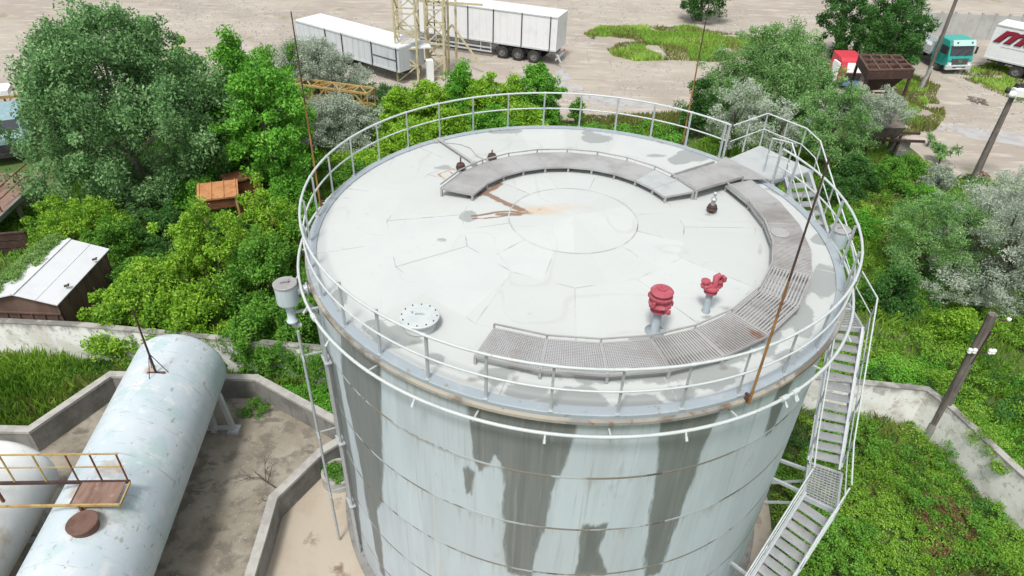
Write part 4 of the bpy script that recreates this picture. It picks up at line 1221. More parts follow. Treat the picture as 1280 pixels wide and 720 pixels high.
# teal cab truck
tl, tr_ = at(1164, 90), at(1210, 92)
w_ = 2.5
dirx = Vector((.955, .297, 0)).normalized()      # its right-to-left as seen from the camera
P = (tl + tr_) / 2
truck = thing('truck', 'teal cab truck parked facing us at the end of the dirt road', 'truck', (P.x + .25, P.y - .3, 0), math.atan2(dirx.y, dirx.x) * .6)
# local frame: x to the right as seen, y away from us, z up
hw = w_ / 2
def prism(prof, x0, x1):
    """prof: (y, z) counter-clockwise"""
    n = len(prof); b = MB()
    b.add([(x0, p[0], p[1]) for p in prof] + [(x1, p[0], p[1]) for p in prof], [tuple(range(n)), tuple(range(2 * n - 1, n - 1, -1))] + [(i, i + n, (i + 1) % n + n, (i + 1) % n) for i in range(n)])
    return b
b = prism([(.05, .75), (.0, 1.3), (.10, 1.62), (.38, 2.55), (.55, 2.92), (2.1, 3.02), (2.15, .75)], -hw, hw)
me = b.mesh('cab', 'teal')
cabo = obj('cab', me, parent=truck); bv = cabo.modifiers.new('bevel', 'BEVEL'); bv.width = .07; bv.segments = 2
b = prism([(.085, 1.68), (.33, 2.50), (.36, 2.49), (.12, 1.66)], -hw + .14, hw - .14)
wsh = obj('windscreen', b, 'glass', truck)
b = MB(); b.bar((-.5, .04, 1.68), (.15, .20, 2.1), .03, .03); b.bar((.35, .04, 1.68), (.95, .18, 2.05), .03, .03); obj('wiper', b, 'black', wsh)
b = prism([(.10, 2.56), (.34, 2.98), (.50, 2.98), (.40, 2.52)], -hw + .12, hw - .12); vis = obj('sun_visor', b, 'paleteal', truck)
for x in (-.72, .72):
    b = MB(); b.box((x, .2, 2.82), (.12, .1, .1)); obj('marker_light', b, 'black', vis)
b = MB()
b.box((0, .0, 1.18), (1.66, .05, .50))
for k in range(4): b.box((0, -.035, 1.02 + k * .11), (1.6, .05, .05), mi=1)
obj('grille', b, ['black', 'chute'], truck)
b = MB(); b.lathe([(.14, -.02), (.17, -.02), (.17, .02), (.14, .02)], 20, (0, -.06, 1.22), axis=Matrix.Rotation(pi / 2, 3, 'X'), smooth=False)
for k in range(3): a = pi / 2 + k * 2 * pi / 3; b.bar((0, -.06, 1.22), (.15 * cos(a), -.06, 1.22 + .15 * sin(a)), .03, .03)
obj('emblem', b, 'chrome', truck)
b = MB(); b.box((0, -.03, .66), (w_ + .04, .28, .42)); o = obj('bumper', b, 'bump', truck); bv = o.modifiers.new('bevel', 'BEVEL'); bv.width = .06; bv.segments = 2
b = MB(); b.box((0, -.18, .60), (.56, .02, .13)); obj('number_plate', b, 'lampw', o)
b = MB(); b.box((0, -.172, .70), (1.3, .01, .10)); obj('air_slot', b, 'black', o)
for s_ in (-1, 1):
    b = MB(); b.lathe([(0, -.02), (.14, -.01), (.15, .04)], 14, (s_ * .95, -.05, 1.02), axis=Matrix.Rotation(pi / 2, 3, 'X')); b.box((s_ * .98, -.02, 1.0), (.36, .05, .24)); obj('headlight', b, 'lens', truck)
    b = MB(); b.box((s_ * (hw + .20), .22, 2.1), (.16, .10, .62)); b.bar((s_ * hw, .3, 2.45), (s_ * (hw + .2), .22, 2.4), .03, .03); b.bar((s_ * hw, .3, 1.8), (s_ * (hw + .2), .22, 1.82), .03, .03); obj('mirror', b, 'black', truck)
    b = MB(); b.box((s_ * (hw + .005), .95, 2.05), (.03, .75, .72)); obj('side_window', b, 'glass', truck)
    b = MB(); b.box((s_ * (hw - .02), .95, 1.15), (.04, .95, .9)); b.box((s_ * (hw + .02), 1.35, 1.6), (.03, .14, .04)); obj('door', b, 'teal', truck)
    for y in (1.2, 5.6, 6.9):
        o = wheel(truck, (s_ * (hw - .2), y, .52)); o.rotation_euler = (pi / 2, 0, pi / 2 if s_ > 0 else -pi / 2)
b = MB(); b.box((0, 4.2, .85), (.9, 7.6, .28)); b.box((0, 2.6, .9), (2.3, .5, .5)); obj('chassis', b, 'black', truck)
b = MB(); b.box((0, 5.3, 1.2), (2.45, 5.6, .2)); b.box((0, 2.55, 1.75), (2.45, .1, 1.2)); b.box((-1.2, 5.3, 1.55), (.06, 5.5, .6)); b.box((1.2, 5.3, 1.55), (.06, 5.5, .6)); obj('load_bed', b, 'bump', truck)

truck.scale = (.9, .9, .87)
# red and white tractor unit half behind the willow
P = at(1057, 113)
trc = thing('tractor_unit', 'red topped truck cab with a pale front panel behind the hopper', 'truck', (P.x, P.y, 0), .05)
trc.scale = (.68, .9, .82)
b = prism([(.0, .9), (.0, 1.7), (.25, 2.55), (.5, 2.8), (2.2, 2.95), (2.2, .9)], -1.2, 1.2)
o = obj('cab', b, 'redcab', trc); bv = o.modifiers.new('bevel', 'BEVEL'); bv.width = .08; bv.segments = 2
b = prism([(-.03, 1.65), (.20, 2.45), (.24, 2.44), (.03, 1.62)], -.55, 1.1); obj('windscreen', b, 'lampw', trc)
b = MB(); b.box((.25, -.04, 1.25), (1.75, .08, .6)); obj('grille', b, 'black', trc)
b = MB(); b.box((.3, -.06, .7), (1.8, .16, .45)); obj('bumper', b, 'bluecab', trc)
b = MB(); b.box((-1.5, .6, 1.6), (.25, 1.0, 1.7)); obj('wind_deflector', b, 'lampw', trc)
for x in (-.98, .98):
    for y in (1.1, 4.2): o = wheel(trc, (x, y, .52)); o.rotation_euler = (pi / 2, 0, pi / 2 if x > 0 else -pi / 2)
b = MB(); b.box((0, 3.2, .8), (.9, 4.8, .3)); obj('chassis', b, 'black', trc)

# old teal truck cab behind the ramp, left edge
P = at(12, 206)
ot = thing('truck', 'faded teal old truck cab with dark windscreen behind the rusty ramp', 'truck', (P.x, P.y, 0), .5)
b = prism([(.0, .8), (.0, 1.45), (.5, 1.55), (.85, 2.25), (2.1, 2.3), (2.15, .8)], -1.15, 1.15); o = obj('cab', b, 'tealold', ot); bv = o.modifiers.new('bevel', 'BEVEL'); bv.width = .1; bv.segments = 2
b = prism([(.47, 1.60), (.80, 2.20), (.84, 2.18), (.52, 1.57)], -1.0, 1.0); obj('windscreen', b, 'glass', ot)
b = MB(); b.box((0, -.04, .95), (1.5, .06, .4)); obj('grille', b, 'black', ot)
b = MB(); b.box((0, -.08, .6), (2.3, .2, .25)); obj('bumper', b, 'black', ot)
for x in (-.95, .95):
    for y in (1.0, 4.4): o = wheel(ot, (x, y, .52)); o.rotation_euler = (pi / 2, 0, pi / 2 if x > 0 else -pi / 2)
b = MB(); b.box((0, 4.0, 1.2), (2.3, 3.5, .8)); obj('load_bed', b, 'tealold', ot)

# yellow machine and white panel beyond the old truck
P = at(8, 152)
ym = thing('yellow_machine', 'yellow steel frame machine standing beyond the old teal truck', 'machine', (P.x, P.y, 0), .4)
b = MB()
for z in (.5, 1.5): b.bar((-2.2, 0, z), (2.0, 0, z), .14, .14); b.bar((-2.2, 1.4, z), (2.0, 1.4, z), .14, .14)
for x in (-2.1, -1.2, 0, 1.2, 1.9):
    b.bar((x, 0, 0), (x, 0, 1.6), .1, .1, up=(0, 1, 0)); b.bar((x, 1.4, 0), (x, 1.4, 1.6), .1, .1, up=(0, 1, 0)); b.bar((x, 0, .5), (x + .8, 0, 1.5), .07, .07)
obj('frame', b, 'yellow', ym)
b = MB(); b.box((-.6, .7, 1.75), (2.6, 1.5, .3)); obj('cover', b, 'lampw', ym)

# rusty ramp with railings, left
zr = 1.25
ra, rb = at(57, 216, zr), at(8, 262, zr)
dd = (ra - rb).normalized(); dd.z = 0
sd_ = Vector((-dd.y, dd.x, 0))
rb2 = rb - dd * 2.5
ramp = thing('loading_ramp', 'rusty loading platform with a thin pipe railing at the left edge', 'loading ramp', ((ra.x + rb2.x) / 2, (ra.y + rb2.y) / 2, 0))
b = MB(); b.hexa([rb2 - Vector((0, 0, .12)), ra - Vector((0, 0, .12)), ra + sd_ * 2.4 - Vector((0, 0, .12)), rb2 + sd_ * 2.4 - Vector((0, 0, .12)), rb2, ra, ra + sd_ * 2.4, rb2 + sd_ * 2.4]); obj('deck', b, 'planks', ramp, world=True)
b = MB(); b.bar(rb2 - Vector((0, 0, .1)), ra - Vector((0, 0, .1)), .12, .22); b.bar(rb2 + sd_ * 2.4 - Vector((0, 0, .1)), ra + sd_ * 2.4 - Vector((0, 0, .1)), .12, .22); obj('edge_beam', b, 'conc', ramp, world=True)
for off in (.06, 2.34):
    A0, A1 = rb2 + sd_ * off, ra + sd_ * off
    b = MB(); b.bar(A0 + H1, A1 + H1, .045, .045); b.bar(A0 + H2, A1 + H2, .035, .035); obj('railing', b, 'rust', ramp, world=True)
    for t in (.03, .36, .68, .98):
        b = MB(); b.bar((0, 0, 0), H1, .045, .045, up=(0, 1, 0)); obj('post', b, 'rust', ramp, world=True, loc=A0.lerp(A1, t))
for t in (.1, .55, .95):
    for off in (.1, 2.3):
        c = rb2.lerp(ra, t) + sd_ * off
        b = MB(); b.bar((c.x, c.y, 0), (c.x, c.y, zr - .1), .16, .16, up=(0, 1, 0)); obj('leg', b, 'conc', ramp, world=True)

# rusty sheet wall, left edge
b = MB()
p, q = at(-25, 322), at(43, 316)
for z in (.0, .36, .72): b.bar((p.x, p.y, z + .18), (q.x, q.y, z + .18), .08, .30)
b.bar((p.x, p.y, 1.1), (q.x, q.y, 1.1), .14, .06)
tag(obj('rusty_wall', b, 'rustd'), 'low rusty riveted steel side wall at the left edge above the shed', 'steel wall')

# orange rusty machines in the thicket
def roofbox(label, u, v, z, w, l, rz, hh, m, legs=True, tilt=.1):
    c = at(u, v, z)
    r = thing('rusty_cabin', label, 'scrap machine', (c.x, c.y, 0), rz)
    rot = Matrix.Rotation(tilt, 3, 'X')
    b = MB(); b.box((0, 0, z), (w, l, .08), rot=rot)
    for x in np.linspace(-w / 2 + .1, w / 2 - .1, 4): b.box(rot @ Vector((x, 0, .06)) + Vector((0, 0, z)), (.03, l, .05), rot=rot)
    obj('roof_panel', b, m, r)
    b = MB(); b.box((0, 0, z - hh / 2 - .1), (w * .86, l * .86, hh)); obj('body', b, 'rust', r)
    if legs:
        for x in (-1, 1):
            for y in (-1, 1):
                b = MB(); b.bar((x * w * .42, y * l * .42, 0), (x * w * .42, y * l * .42, z), .09, .09, up=(0, 1, 0)); obj('leg', b, 'yellow', r)
    return r


roofbox('orange rusty sheet roofed cabin sunk in the bushes', 272, 238, 2.4, 1.75, 1.4, .35, .5, 'orange')
roofbox('browner rusty machine housing behind the orange cabin', 300, 220, 2.3, 1.5, 1.3, .7, .9, 'rust', True, -.1)
p = at(318, 258, 1.1)
r = thing('scrap_drum', 'tilted orange brown drum lying right of the orange cabin', 'drum', (p.x, p.y, 0))
b = MB(); ax_ = Matrix.Rotation(.9, 3, 'Z') @ Matrix.Rotation(1.1, 3, 'X'); b.lathe([(0, -.6), (.45, -.6), (.47, -.2), (.45, .0), (.47, .2), (.45, .6), (0, .6)], 20, (0, 0, 1.0), axis=ax_, smooth=False); obj('drum_body', b, 'orange', r)
b = MB(); b.bar((-.4, -.3, 0), (.2, -.1, 1.0), .1, .1); b.bar((.4, .3, 0), (-.1, .2, .9), .1, .1); b.box((0, 0, .3), (1, .5, .6)); obj('stand', b, 'rustd', r)
p = at(340, 272, .9)
b = MB(); b.lathe([(0, -.4), (.33, -.4), (.35, 0), (.33, .4), (0, .4)], 18, (p.x, p.y, .9), axis=Matrix.Rotation(1.2, 3, 'X'), smooth=False); b.box((p.x, p.y + .1, .4), (.8, .6, .8), .3)
tag(obj('scrap_barrel', b, 'rust'), 'small dark red rusty barrel half hidden in leaves near the tank', 'barrel')
b = MB()
A0, A1 = at(176, 240, .9), at(216, 254, .9)
for o_ in (0, .5):
    b.bar(A0 + Vector((0, o_, .0)), A1 + Vector((0, o_, 0)), .1, .14); b.bar(A0 + Vector((0, o_, .5)), A1 + Vector((0, o_, .5)), .08, .1)
for t in np.linspace(0, 1, 5): b.bar(A0.lerp(A1, t), A0.lerp(A1, t) + Vector((0, 0, .5)), .06, .06, up=(0, 1, 0)); b.bar(A0.lerp(A1, t), A0.lerp(A1, t) + Vector((0, .5, 0)), .06, .06)
for t in (.1, .9): b.bar(A0.lerp(A1, t) - Vector((0, 0, .9)), A0.lerp(A1, t), .1, .1, up=(0, 1, 0))
tag(obj('yellow_beam', b, 'yellow'), 'yellow steel beam poking out under the dark big tree', 'steel beam')

# yellow crane boom lying through the silver bush
def lattice(a, c, w, n, m, name, parent=None, rr=.06):
    a, c = Vector(a), Vector(c)
    d_ = (c - a).normalized()
    s_ = d_.cross(Vector((0, 0, 1)))
    if s_.length < .1: s_ = Vector((1, 0, 0))
    s_.normalize(); u_ = s_.cross(d_)
    cs = [(s_ * i + u_ * j) * (w / 2) for i, j in ((-1, -1), (1, -1), (1, 1), (-1, 1))]
    b = MB()
    for o_ in cs: b.bar(a + o_, c + o_, rr * 1.5, rr * 1.5, up=u_)
    for k in range(n):
        p0, p1 = a.lerp(c, k / n), a.lerp(c, (k + 1) / n)
        for i in range(4):
            o0, o1 = cs[i], cs[(i + 1) % 4]
            b.bar(p0 + o0, p0 + o1, rr, rr); b.bar(p0 + (o0 if k % 2 else o1), p1 + (o1 if k % 2 else o0), rr, rr)
    for i in range(4): b.bar(c + cs[i], c + cs[(i + 1) % 4], rr, rr)
    return b


A0, A1 = at(346, 108, 2.2), at(464, 124, 2.2)
boom = thing('crane_boom', 'yellow lattice crane boom lying across the silver bush', 'crane boom', ((A0.x + A1.x) / 2, (A0.y + A1.y) / 2, 0))
obj('lattice', lattice(A0, A1, 1.0, 7, 'yellow', 'lattice', rr=.075), 'yellow', boom, world=True)
for t in (.12, .88):
    c = A0.lerp(A1, t)
    b = MB(); b.bar((c.x - .5, c.y, 0), (c.x, c.y, 1.7), .14, .14); b.bar((c.x + .5, c.y, 0), (c.x, c.y, 1.7), .14, .14); obj('trestle', b, 'rustd', boom, world=True)

# cream lattice towers
p = at(512, 98); q = at(548, 92)
tw = thing('lattice_tower', 'cream steel lattice tower standing in front of the white trailers', 'lattice tower', (p.x, p.y, 0))
h_ = 6.0
obj('mast', lattice((p.x, p.y, 0), (p.x + .0, p.y, h_), 1.5, 5, 'cream', 'mast', rr=.09), 'cream', tw, world=True)
obj('mast', lattice((p.x + 1.9, p.y + 1.2, 0), (p.x + 1.9, p.y + 1.2, h_), 1.3, 5, 'cream', 'mast', rr=.09), 'cream', tw, world=True)
b = MB(); b.box((p.x + .4, p.y + .3, 2.4), (2.2, 1.8, .1), .3); b.box((p.x + 1.6, p.y - .5, .8), (.5, .5, 1.6), .3); obj('deck', b, 'lampw', tw, world=True)
p = at(566, 88)
tw2 = thing('braced_gantry', 'pale braced steel frame just right of the lattice tower', 'steel frame', (p.x, p.y, 0))
b = MB()
for x in (-.9, .9): b.bar((p.x + x * .3, p.y + x * .2, 0), (p.x + x * .3, p.y + x * .2, 5.2), .16, .16, up=(0, 1, 0))
obj('column', b, 'cream', tw2, world=True)
b = MB()
for s_ in (-1, 1): b.bar((p.x, p.y, 3.4), (p.x + s_ * 2.2, p.y - .4, .6), .12, .12)
b.bar((p.x - 2.3, p.y, 5.0), (p.x + 2.3, p.y - .5, 5.0), .14, .14)
obj('brace', b, 'cream', tw2, world=True)
# fence far right
b = MB()
p, q = at(1150, 46), at(1300, 52)
dd = (q - p); n = 9
for k in range(n):
    a0, a1 = p.lerp(q, k / n), p.lerp(q, (k + .96) / n); b.bar((a0.x, a0.y, 1.1), (a1.x, a1.y, 1.1), .12, 2.2); b.bar((a0.x, a0.y, 0), (a0.x, a0.y, 2.35), .2, .2, up=(0, 1, 0))
tag(obj('concrete_fence', b, 'fence'), 'pale concrete panel fence behind the teal truck', 'fence')

# odds and ends on the concrete
p = at(425, 600)
pr_ = thing('planter_ring', 'weed filled round concrete ring at the foot of the tank', 'planter', (p.x, p.y, 0))
b = MB(); b.lathe([(.52, 0), (.52, .42), (.42, .42), (.42, .2), (0, .2)], 28, smooth=False); obj('ring', b, 'cope', pr_)
b = MB()
p = at(345, 612)
rr0 = random.Random(4)
def twig(b, a, d_, L, r, depth):
    e = a + d_ * L
    e.z = max(.03, e.z)
    b.tube([a, a.lerp(e, .5) + Vector((rr0.uniform(-.05, .05), rr0.uniform(-.05, .05), .03)), e], [r, r * .8, r * .5], 5)
    if depth:
        for _ in range(3):
            d2 = (d_ + Vector((rr0.uniform(-.9, .9), rr0.uniform(-.9, .9), rr0.uniform(-.1, .35)))).normalized()
            twig(b, a.lerp(e, rr0.uniform(.35, .9)), d2, L * rr0.uniform(.45, .7), r * .6, depth - 1)
twig(b, p + Vector((0, 0, .1)), Vector((-.8, .5, .1)).normalized(), .9, .022, 3)
twig(b, p + Vector((.1, -.1, .1)), Vector((.1, -.9, .3)).normalized(), .7, .018, 3)
tag(obj('dead_branch', b, 'twig'), 'dead leafless branch lying on the concrete beside the pale bund wall', 'branch')
b = MB()
for i in range(14):
    p = at(1212 + rr0.uniform(-3, 20), 222 + rr0.uniform(-4, 14))
    b.box((p.x, p.y, .1), (rr0.uniform(.15, .5), rr0.uniform(.15, .4), rr0.uniform(.15, .4)), rr0.uniform(0, 3))
tag(obj('rubble_heap', b, 'rubble'), 'brick red rubble heaped at the foot of the lamp pole', 'rubble')

# ------------------------------------------------------------------ foliage
def leaves(name, C, cr, per, size, m, tint=None, flat=.75, up=.6, droop=0.0, out=None, asp=.5, seed=0, blade=False):
    """leaf-shaped faces scattered round cluster centres C"""
    per = int(per * 2.1); size *= .62
    r = np.random.default_rng(seed)
    C = np.asarray(C, float)
    n = len(C) * per
    cc = np.repeat(C, per, 0)
    crr = np.repeat(np.broadcast_to(np.asarray(cr, float), (len(C),)), per)
    g = r.normal(size=(n, 3)); g /= np.linalg.norm(g, axis=1)[:, None]
    rad_ = r.random(n) ** .45
    p = cc + g * (rad_ * crr)[:, None] * [1, 1, flat]
    p[:, 2] = np.maximum(p[:, 2], .03)
    d = r.normal(size=(n, 3)) + g * .7
    d[:, 2] -= droop
    d /= np.linalg.norm(d, axis=1)[:, None]
    nr = r.normal(size=(n, 3)) * .75; nr[:, 2] += up
    sd = np.cross(nr, d); sd /= (np.linalg.norm(sd, axis=1)[:, None] + 1e-9)
    L = size * (.6 + .8 * r.random(n))[:, None]
    W = L * asp
    tip = d * L * .5
    V = np.stack([p - tip, p + sd * W * .5 - tip * .15, p + tip, p - sd * W * .5 - tip * .15], 1).reshape(-1, 3)
    V[:, 2] = np.maximum(V[:, 2], .01)
    Q = np.arange(n * 4).reshape(-1, 4)
    base = r.random(len(C)) if tint is None else np.asarray(tint, float)
    t = np.repeat(base, per) * .65 + r.random(n) * .45
    t += (r.random(n) < .05) * .25
    return np_mesh(name, V, Q, m, fattr={'tint': t})


def crown_pts(r, n, shape, h, z0, rx, ry, lump=.28, inner=.35, hole=.22):
    """cluster centres filling a crown's volume, uneven outline"""
    pts = []
    ph = r.random((6, 3)) * 6.28
    k = 0
    while len(pts) < n and k < n * 40:
        k += 1
        t = r.random()
        if shape == 'round': R_ = math.sqrt(max(0, 1 - (2 * t - 1) ** 2)) ** .8
        elif shape == 'dome': R_ = math.sqrt(max(0, 1 - t ** 2.2))
        elif shape == 'cone': R_ = (1 - t) ** .75 * (.55 + .45 * min(1, t * 5))
        elif shape == 'plume': R_ = (1 - t ** 2) * (.45 + .55 * min(1, t * 3))
        elif shape == 'tall': R_ = (1 - t ** 3.5) * (.75 + .25 * min(1, t * 3))
        elif shape == 'egg': R_ = math.sqrt(max(0, 1 - (1.7 * t - .8) ** 2)) if t < .99 else .1
        if r.random() > R_ + .08: continue
        a = r.random() * 6.283
        lm = 1 + lump * (sin(2 * a + ph[0, 0] + 4 * t) * .5 + sin(3 * a + ph[1, 0] - 5 * t) * .4 + sin(5 * a + ph[2, 0] + 9 * t) * .35)
        q = (inner + (1 - inner) * r.random() ** .7) if r.random() > .12 else r.random() * 1.12
        rr = R_ * q * lm
        pts.append((rx * rr * cos(a), ry * rr * sin(a), z0 + (h - z0) * t * (1 + .06 * sin(3 * a + ph[3, 0]))))
    pts = np.array(pts)
    nz = vnoise(pts + 50, 1.0 / max(.32, .36 * rx), int(r.integers(1000)))
    kp = (nz > np.quantile(nz, hole))
    pts = pts[kp]
    pts += r.normal(size=pts.shape) * [.06 * rx, .06 * rx, .03 * h]
    return pts


def trunk_mb(r, h, z0, pts, r0, nl=7, forks=1):
    b = MB()
    for f in range(forks):
        ox, oy = (0, 0) if forks == 1 else (r.normal() * .15, r.normal() * .15)
        top = Vector((r.normal() * .25 + ox * 4, r.normal() * .25 + oy * 4, h * .82))
        path = [Vector((ox, oy, -.1)).lerp(top, t) + Vector((r.normal() * .05, r.normal() * .05, 0)) * (t > 0) for t in np.linspace(0, 1, 7)]
        b.tube(path, [r0 * (1 - .85 * t) for t in np.linspace(0, 1, 7)], 8)
        for k in range(nl):
            e = Vector(pts[int(r.integers(len(pts)))])
            s_ = path[min(5, max(1, int((e.z - .8) / h * 6)))]
            m_ = s_.lerp(e, .5) + Vector((0, 0, .15))
            b.tube([s_, m_, e], [r0 * .35, r0 * .22, r0 * .06], 6)
    return b


SEED = [100]


def tree(name, label, cat, x, y, h, rx, ry=None, shape='round', n=200, per=70, cr=.45, size=.2, leaf='mid', z0=None, trunk=.16, group=None, lump=.28, droop=0, up=.6, asp=.5, flat=.75, forks=1, inner=.35, hole=.22, bark='bark'):
    SEED[0] += 1
    r = np.random.default_rng(SEED[0])
    ry = ry or rx
    z0 = h * .15 if z0 is None else z0
    pts = crown_pts(r, n, shape, h - cr * .5, z0, rx, ry, lump, inner, hole)
    root = thing(name, label, cat, (x, y, 0), 0, group)
    tint = .02 + .62 * r.random(len(pts)) + .38 * r.random(len(pts)) ** 3
    crs = cr * (.5 + .75 * r.random(len(pts)))
    obj('crown', leaves('crown', pts, crs, per, size, LM[leaf], tint=tint, droop=droop, up=up, asp=asp, flat=flat, seed=SEED[0]), parent=root)
    obj('trunk' if trunk > .05 else 'stem', trunk_mb(r, h, z0, pts, trunk, nl=16 if trunk > .2 else 7, forks=forks), bark, root)
    return root


def dup(root, x, y, rz, sc, label):
    r = root.copy(); COL.objects.link(r)
    r.location = (x, y, 0); r.rotation_euler = (0, 0, rz); r.scale = sc if isinstance(sc, tuple) else (sc,) * 3
    r['label'] = label
    for ch in list(root.children):
        c = ch.copy(); COL.objects.link(c); c.parent = r
    return r


# left big poplar
bx, by = -19.9, 16.2
tree('poplar_tree', 'huge dark grey green poplar filling the upper left corner', 'tree', bx, by, zt(bx, by, 20), 4.3, 4.0, 'egg', 800, 95, .58, .24, 'poplar', z0=.5, trunk=.3, lump=.25, asp=.5, flat=1.2, bark='palebark')
# bright green tree right of it
bx, by = -15.2, 18.6
tree('acacia_tree', 'tall bright green tree standing right of the dark poplar', 'tree', bx, by, zt(bx - .9, by, 40), 2.7, 2.6, 'plume', 200, 75, .55, .25, 'bright', z0=1.2, trunk=.18, lump=.35, up=.9, asp=.5)
tree('acacia_tree', 'lower bright green tree leaning toward the left lightning rod', 'tree', -13.3, 16.6, 6.9, 2.25, 2.3, 'round', 210, 75, .55, .25, 'bright', z0=1.0, trunk=.16, lump=.4, up=.9)
tree('acacia_tree', 'bright green tree top just under the pale yard beside the rod', 'tree', -15.2, 21.5, 6.3, 2.0, 2.0, 'round', 130, 70, .5, .24, 'bright', z0=1.0, trunk=.14, lump=.4, up=.9)
tree('acacia_tree', 'yellowish green young tree between the poplar and the tall bright tree', 'tree', -18.6, 20.5, 7.2, 1.6, 1.6, 'plume', 110, 65, .5, .24, 'shoot', z0=1.0, trunk=.12, lump=.4, up=.9)
# silver tree on the left
tree('silver_tree', 'pale silver leaved tree with the yellow boom through it, left of the grey trailer', 'tree', -14.5, 29.0, zt(-14.5, 29, 50), 2.5, 2.0, 'egg', 420, 78, .48, .2, 'silver', z0=.8, hole=.1, trunk=.15, lump=.5, asp=.35, forks=2)
tree('silver_tree', 'lower silver bushy tree below the yellow boom', 'tree', -11.9, 23.6, zt(-11.9, 23.6, 116), 2.4, 1.7, 'dome', 230, 70, .45, .2, 'silver', z0=.5, trunk=.12, lump=.5, asp=.35, forks=2, hole=.12)
tree('conifer', 'narrow dark green young tree at the left of the silver tree, by the rod', 'tree', -15.4, 28.2, 5.2, .75, .75, 'plume', 50, 60, .35, .2, 'mid', z0=.6, trunk=.08)
# shoots behind the tank
for i, (x, y, row_, rx, lab) in enumerate([
        (-8.8, 25.8, 108, 1.2, 'leftmost yellow green young poplar, beside the grey trailer'),
        (-6.9, 26.5, 98, 1.5, 'yellow green young poplar under the cream lattice tower'),
        (-5.0, 27.8, 74, 1.35, 'tallest yellow green young poplar, right below the lattice frame'),
        (-3.2, 26.6, 90, 1.4, 'yellow green young poplar in front of the trailer side guard'),
        (-1.6, 27.2, 96, 1.2, 'yellow green young poplar under the trailer wheels'),
        (-.2, 27.4, 76, 1.25, 'pointed green young poplar rising right of the trailer wheels'),
        (-7.8, 22.8, 150, 1.6, 'bushy green young poplar just above the left part of the guard rail'),
        (-5.4, 23.6, 132, 1.5, 'bushy green young poplar behind the guard rail, second from the silver bush'),
        (-3.0, 24.0, 128, 1.5, 'bushy green young poplar behind the middle of the far guard rail'),
        (-.9, 24.6, 125, 1.3, 'bushy green young poplar behind the guard rail below the pointed one'),
        (-9.4, 20.6, 190, 1.6, 'low green young poplar nearest the left curve of the guard rail')]):
    tree('young_poplar', lab, 'tree', x, y, zt(x, y, row_), rx * 1.1, None, 'tall' if i < 6 and i % 2 else 'plume', 190, 66, .42, .22, 'shoot' if i % 3 != 2 else 'bright', hole=.12, z0=.3, trunk=.09, group='young poplars behind the tank', up=.9, lump=.35)
tree('young_poplar', 'small lone dark green pointed tree by the sandy yard behind the tank', 'tree', 2.3, 27.8, zt(2.3, 27.8, 118), .55, None, 'plume', 34, 55, .32, .2, 'mid', z0=.3, trunk=.06, group='young poplars behind the tank')
tree('young_poplar', 'small thin green sapling left of the lone pointed tree', 'tree', 1.0, 27.6, 1.9, .4, None, 'plume', 20, 55, .3, .2, 'mid', z0=.2, trunk=.05, group='young poplars behind the tank')
# right hand group behind the stair
tree('willow_tree', 'broad soft grey green willow at the top right behind the stair platform', 'tree', 15.0, 29.8, zt(15, 29.8, 34), 4.1, 3.4, 'dome', 520, 84, .58, .24, 'willow', z0=.6, trunk=.25, lump=.22, droop=.5, asp=.35, flat=.85, hole=.06)
tree('silver_tree', 'small pale silver tree in front of the willow, left of the stair platform', 'tree', 11.3, 23.8, 4.9, 1.7, 1.5, 'round', 100, 65, .42, .2, 'silver', z0=1.0, trunk=.1, lump=.5, asp=.35)
tree('silver_tree', 'small silver tree directly behind the stair platform rails', 'tree', 13.3, 22.4, 4.1, 1.3, 1.2, 'round', 70, 65, .4, .2, 'silver', z0=.9, trunk=.1, lump=.5, asp=.35)
tree('silver_tree', 'silver green tree with long feathery boughs in front of the hopper', 'tree', 16.7, 23.2, 5.0, 2.3, 2.1, 'dome', 210, 72, .5, .23, 'willow', z0=1.3, trunk=.16, lump=.5, asp=.3, droop=.3)
tree('silver_tree', 'pale silver bough tree leaning across the hopper legs', 'tree', 18.7, 23.8, 4.6, 1.9, 1.1, 'round', 170, 70, .38, .2, 'silver', z0=2.5, trunk=.09, lump=.5, asp=.3)
tree('acacia_tree', 'dark green tree at the far left of the willow beside the yellow rod', 'tree', 9.9, 27.2, 4.2, 1.4, 1.4, 'plume', 80, 65, .45, .22, 'deep', z0=.4, trunk=.1)
for i, (x, y, h, rx, lab) in enumerate([(27.0, 40.0, 6.4, 2.6, 'dark green tree behind the hopper grid, nearest the grid'), (28.4, 43.6, 6.6, 2.0, 'dark green tree behind the hopper, beside the thin grey pole'),
                                        (25.2, 45.0, 6.6, 2.4, 'dark green tree farthest back behind the hopper')]):
    tree('broadleaf_tree', lab, 'tree', x, y, h, rx, None, 'round', 160, 62, .6, .3, 'deep', z0=.5, trunk=.2, group='dark trees behind the hopper')
tree('broadleaf_tree', 'dark tree at the top edge left of the willow', 'tree', 16.0, 55.5, 6.0, 2.6, 2.2, 'round', 120, 60, .6, .32, 'deep', z0=.4, trunk=.2)
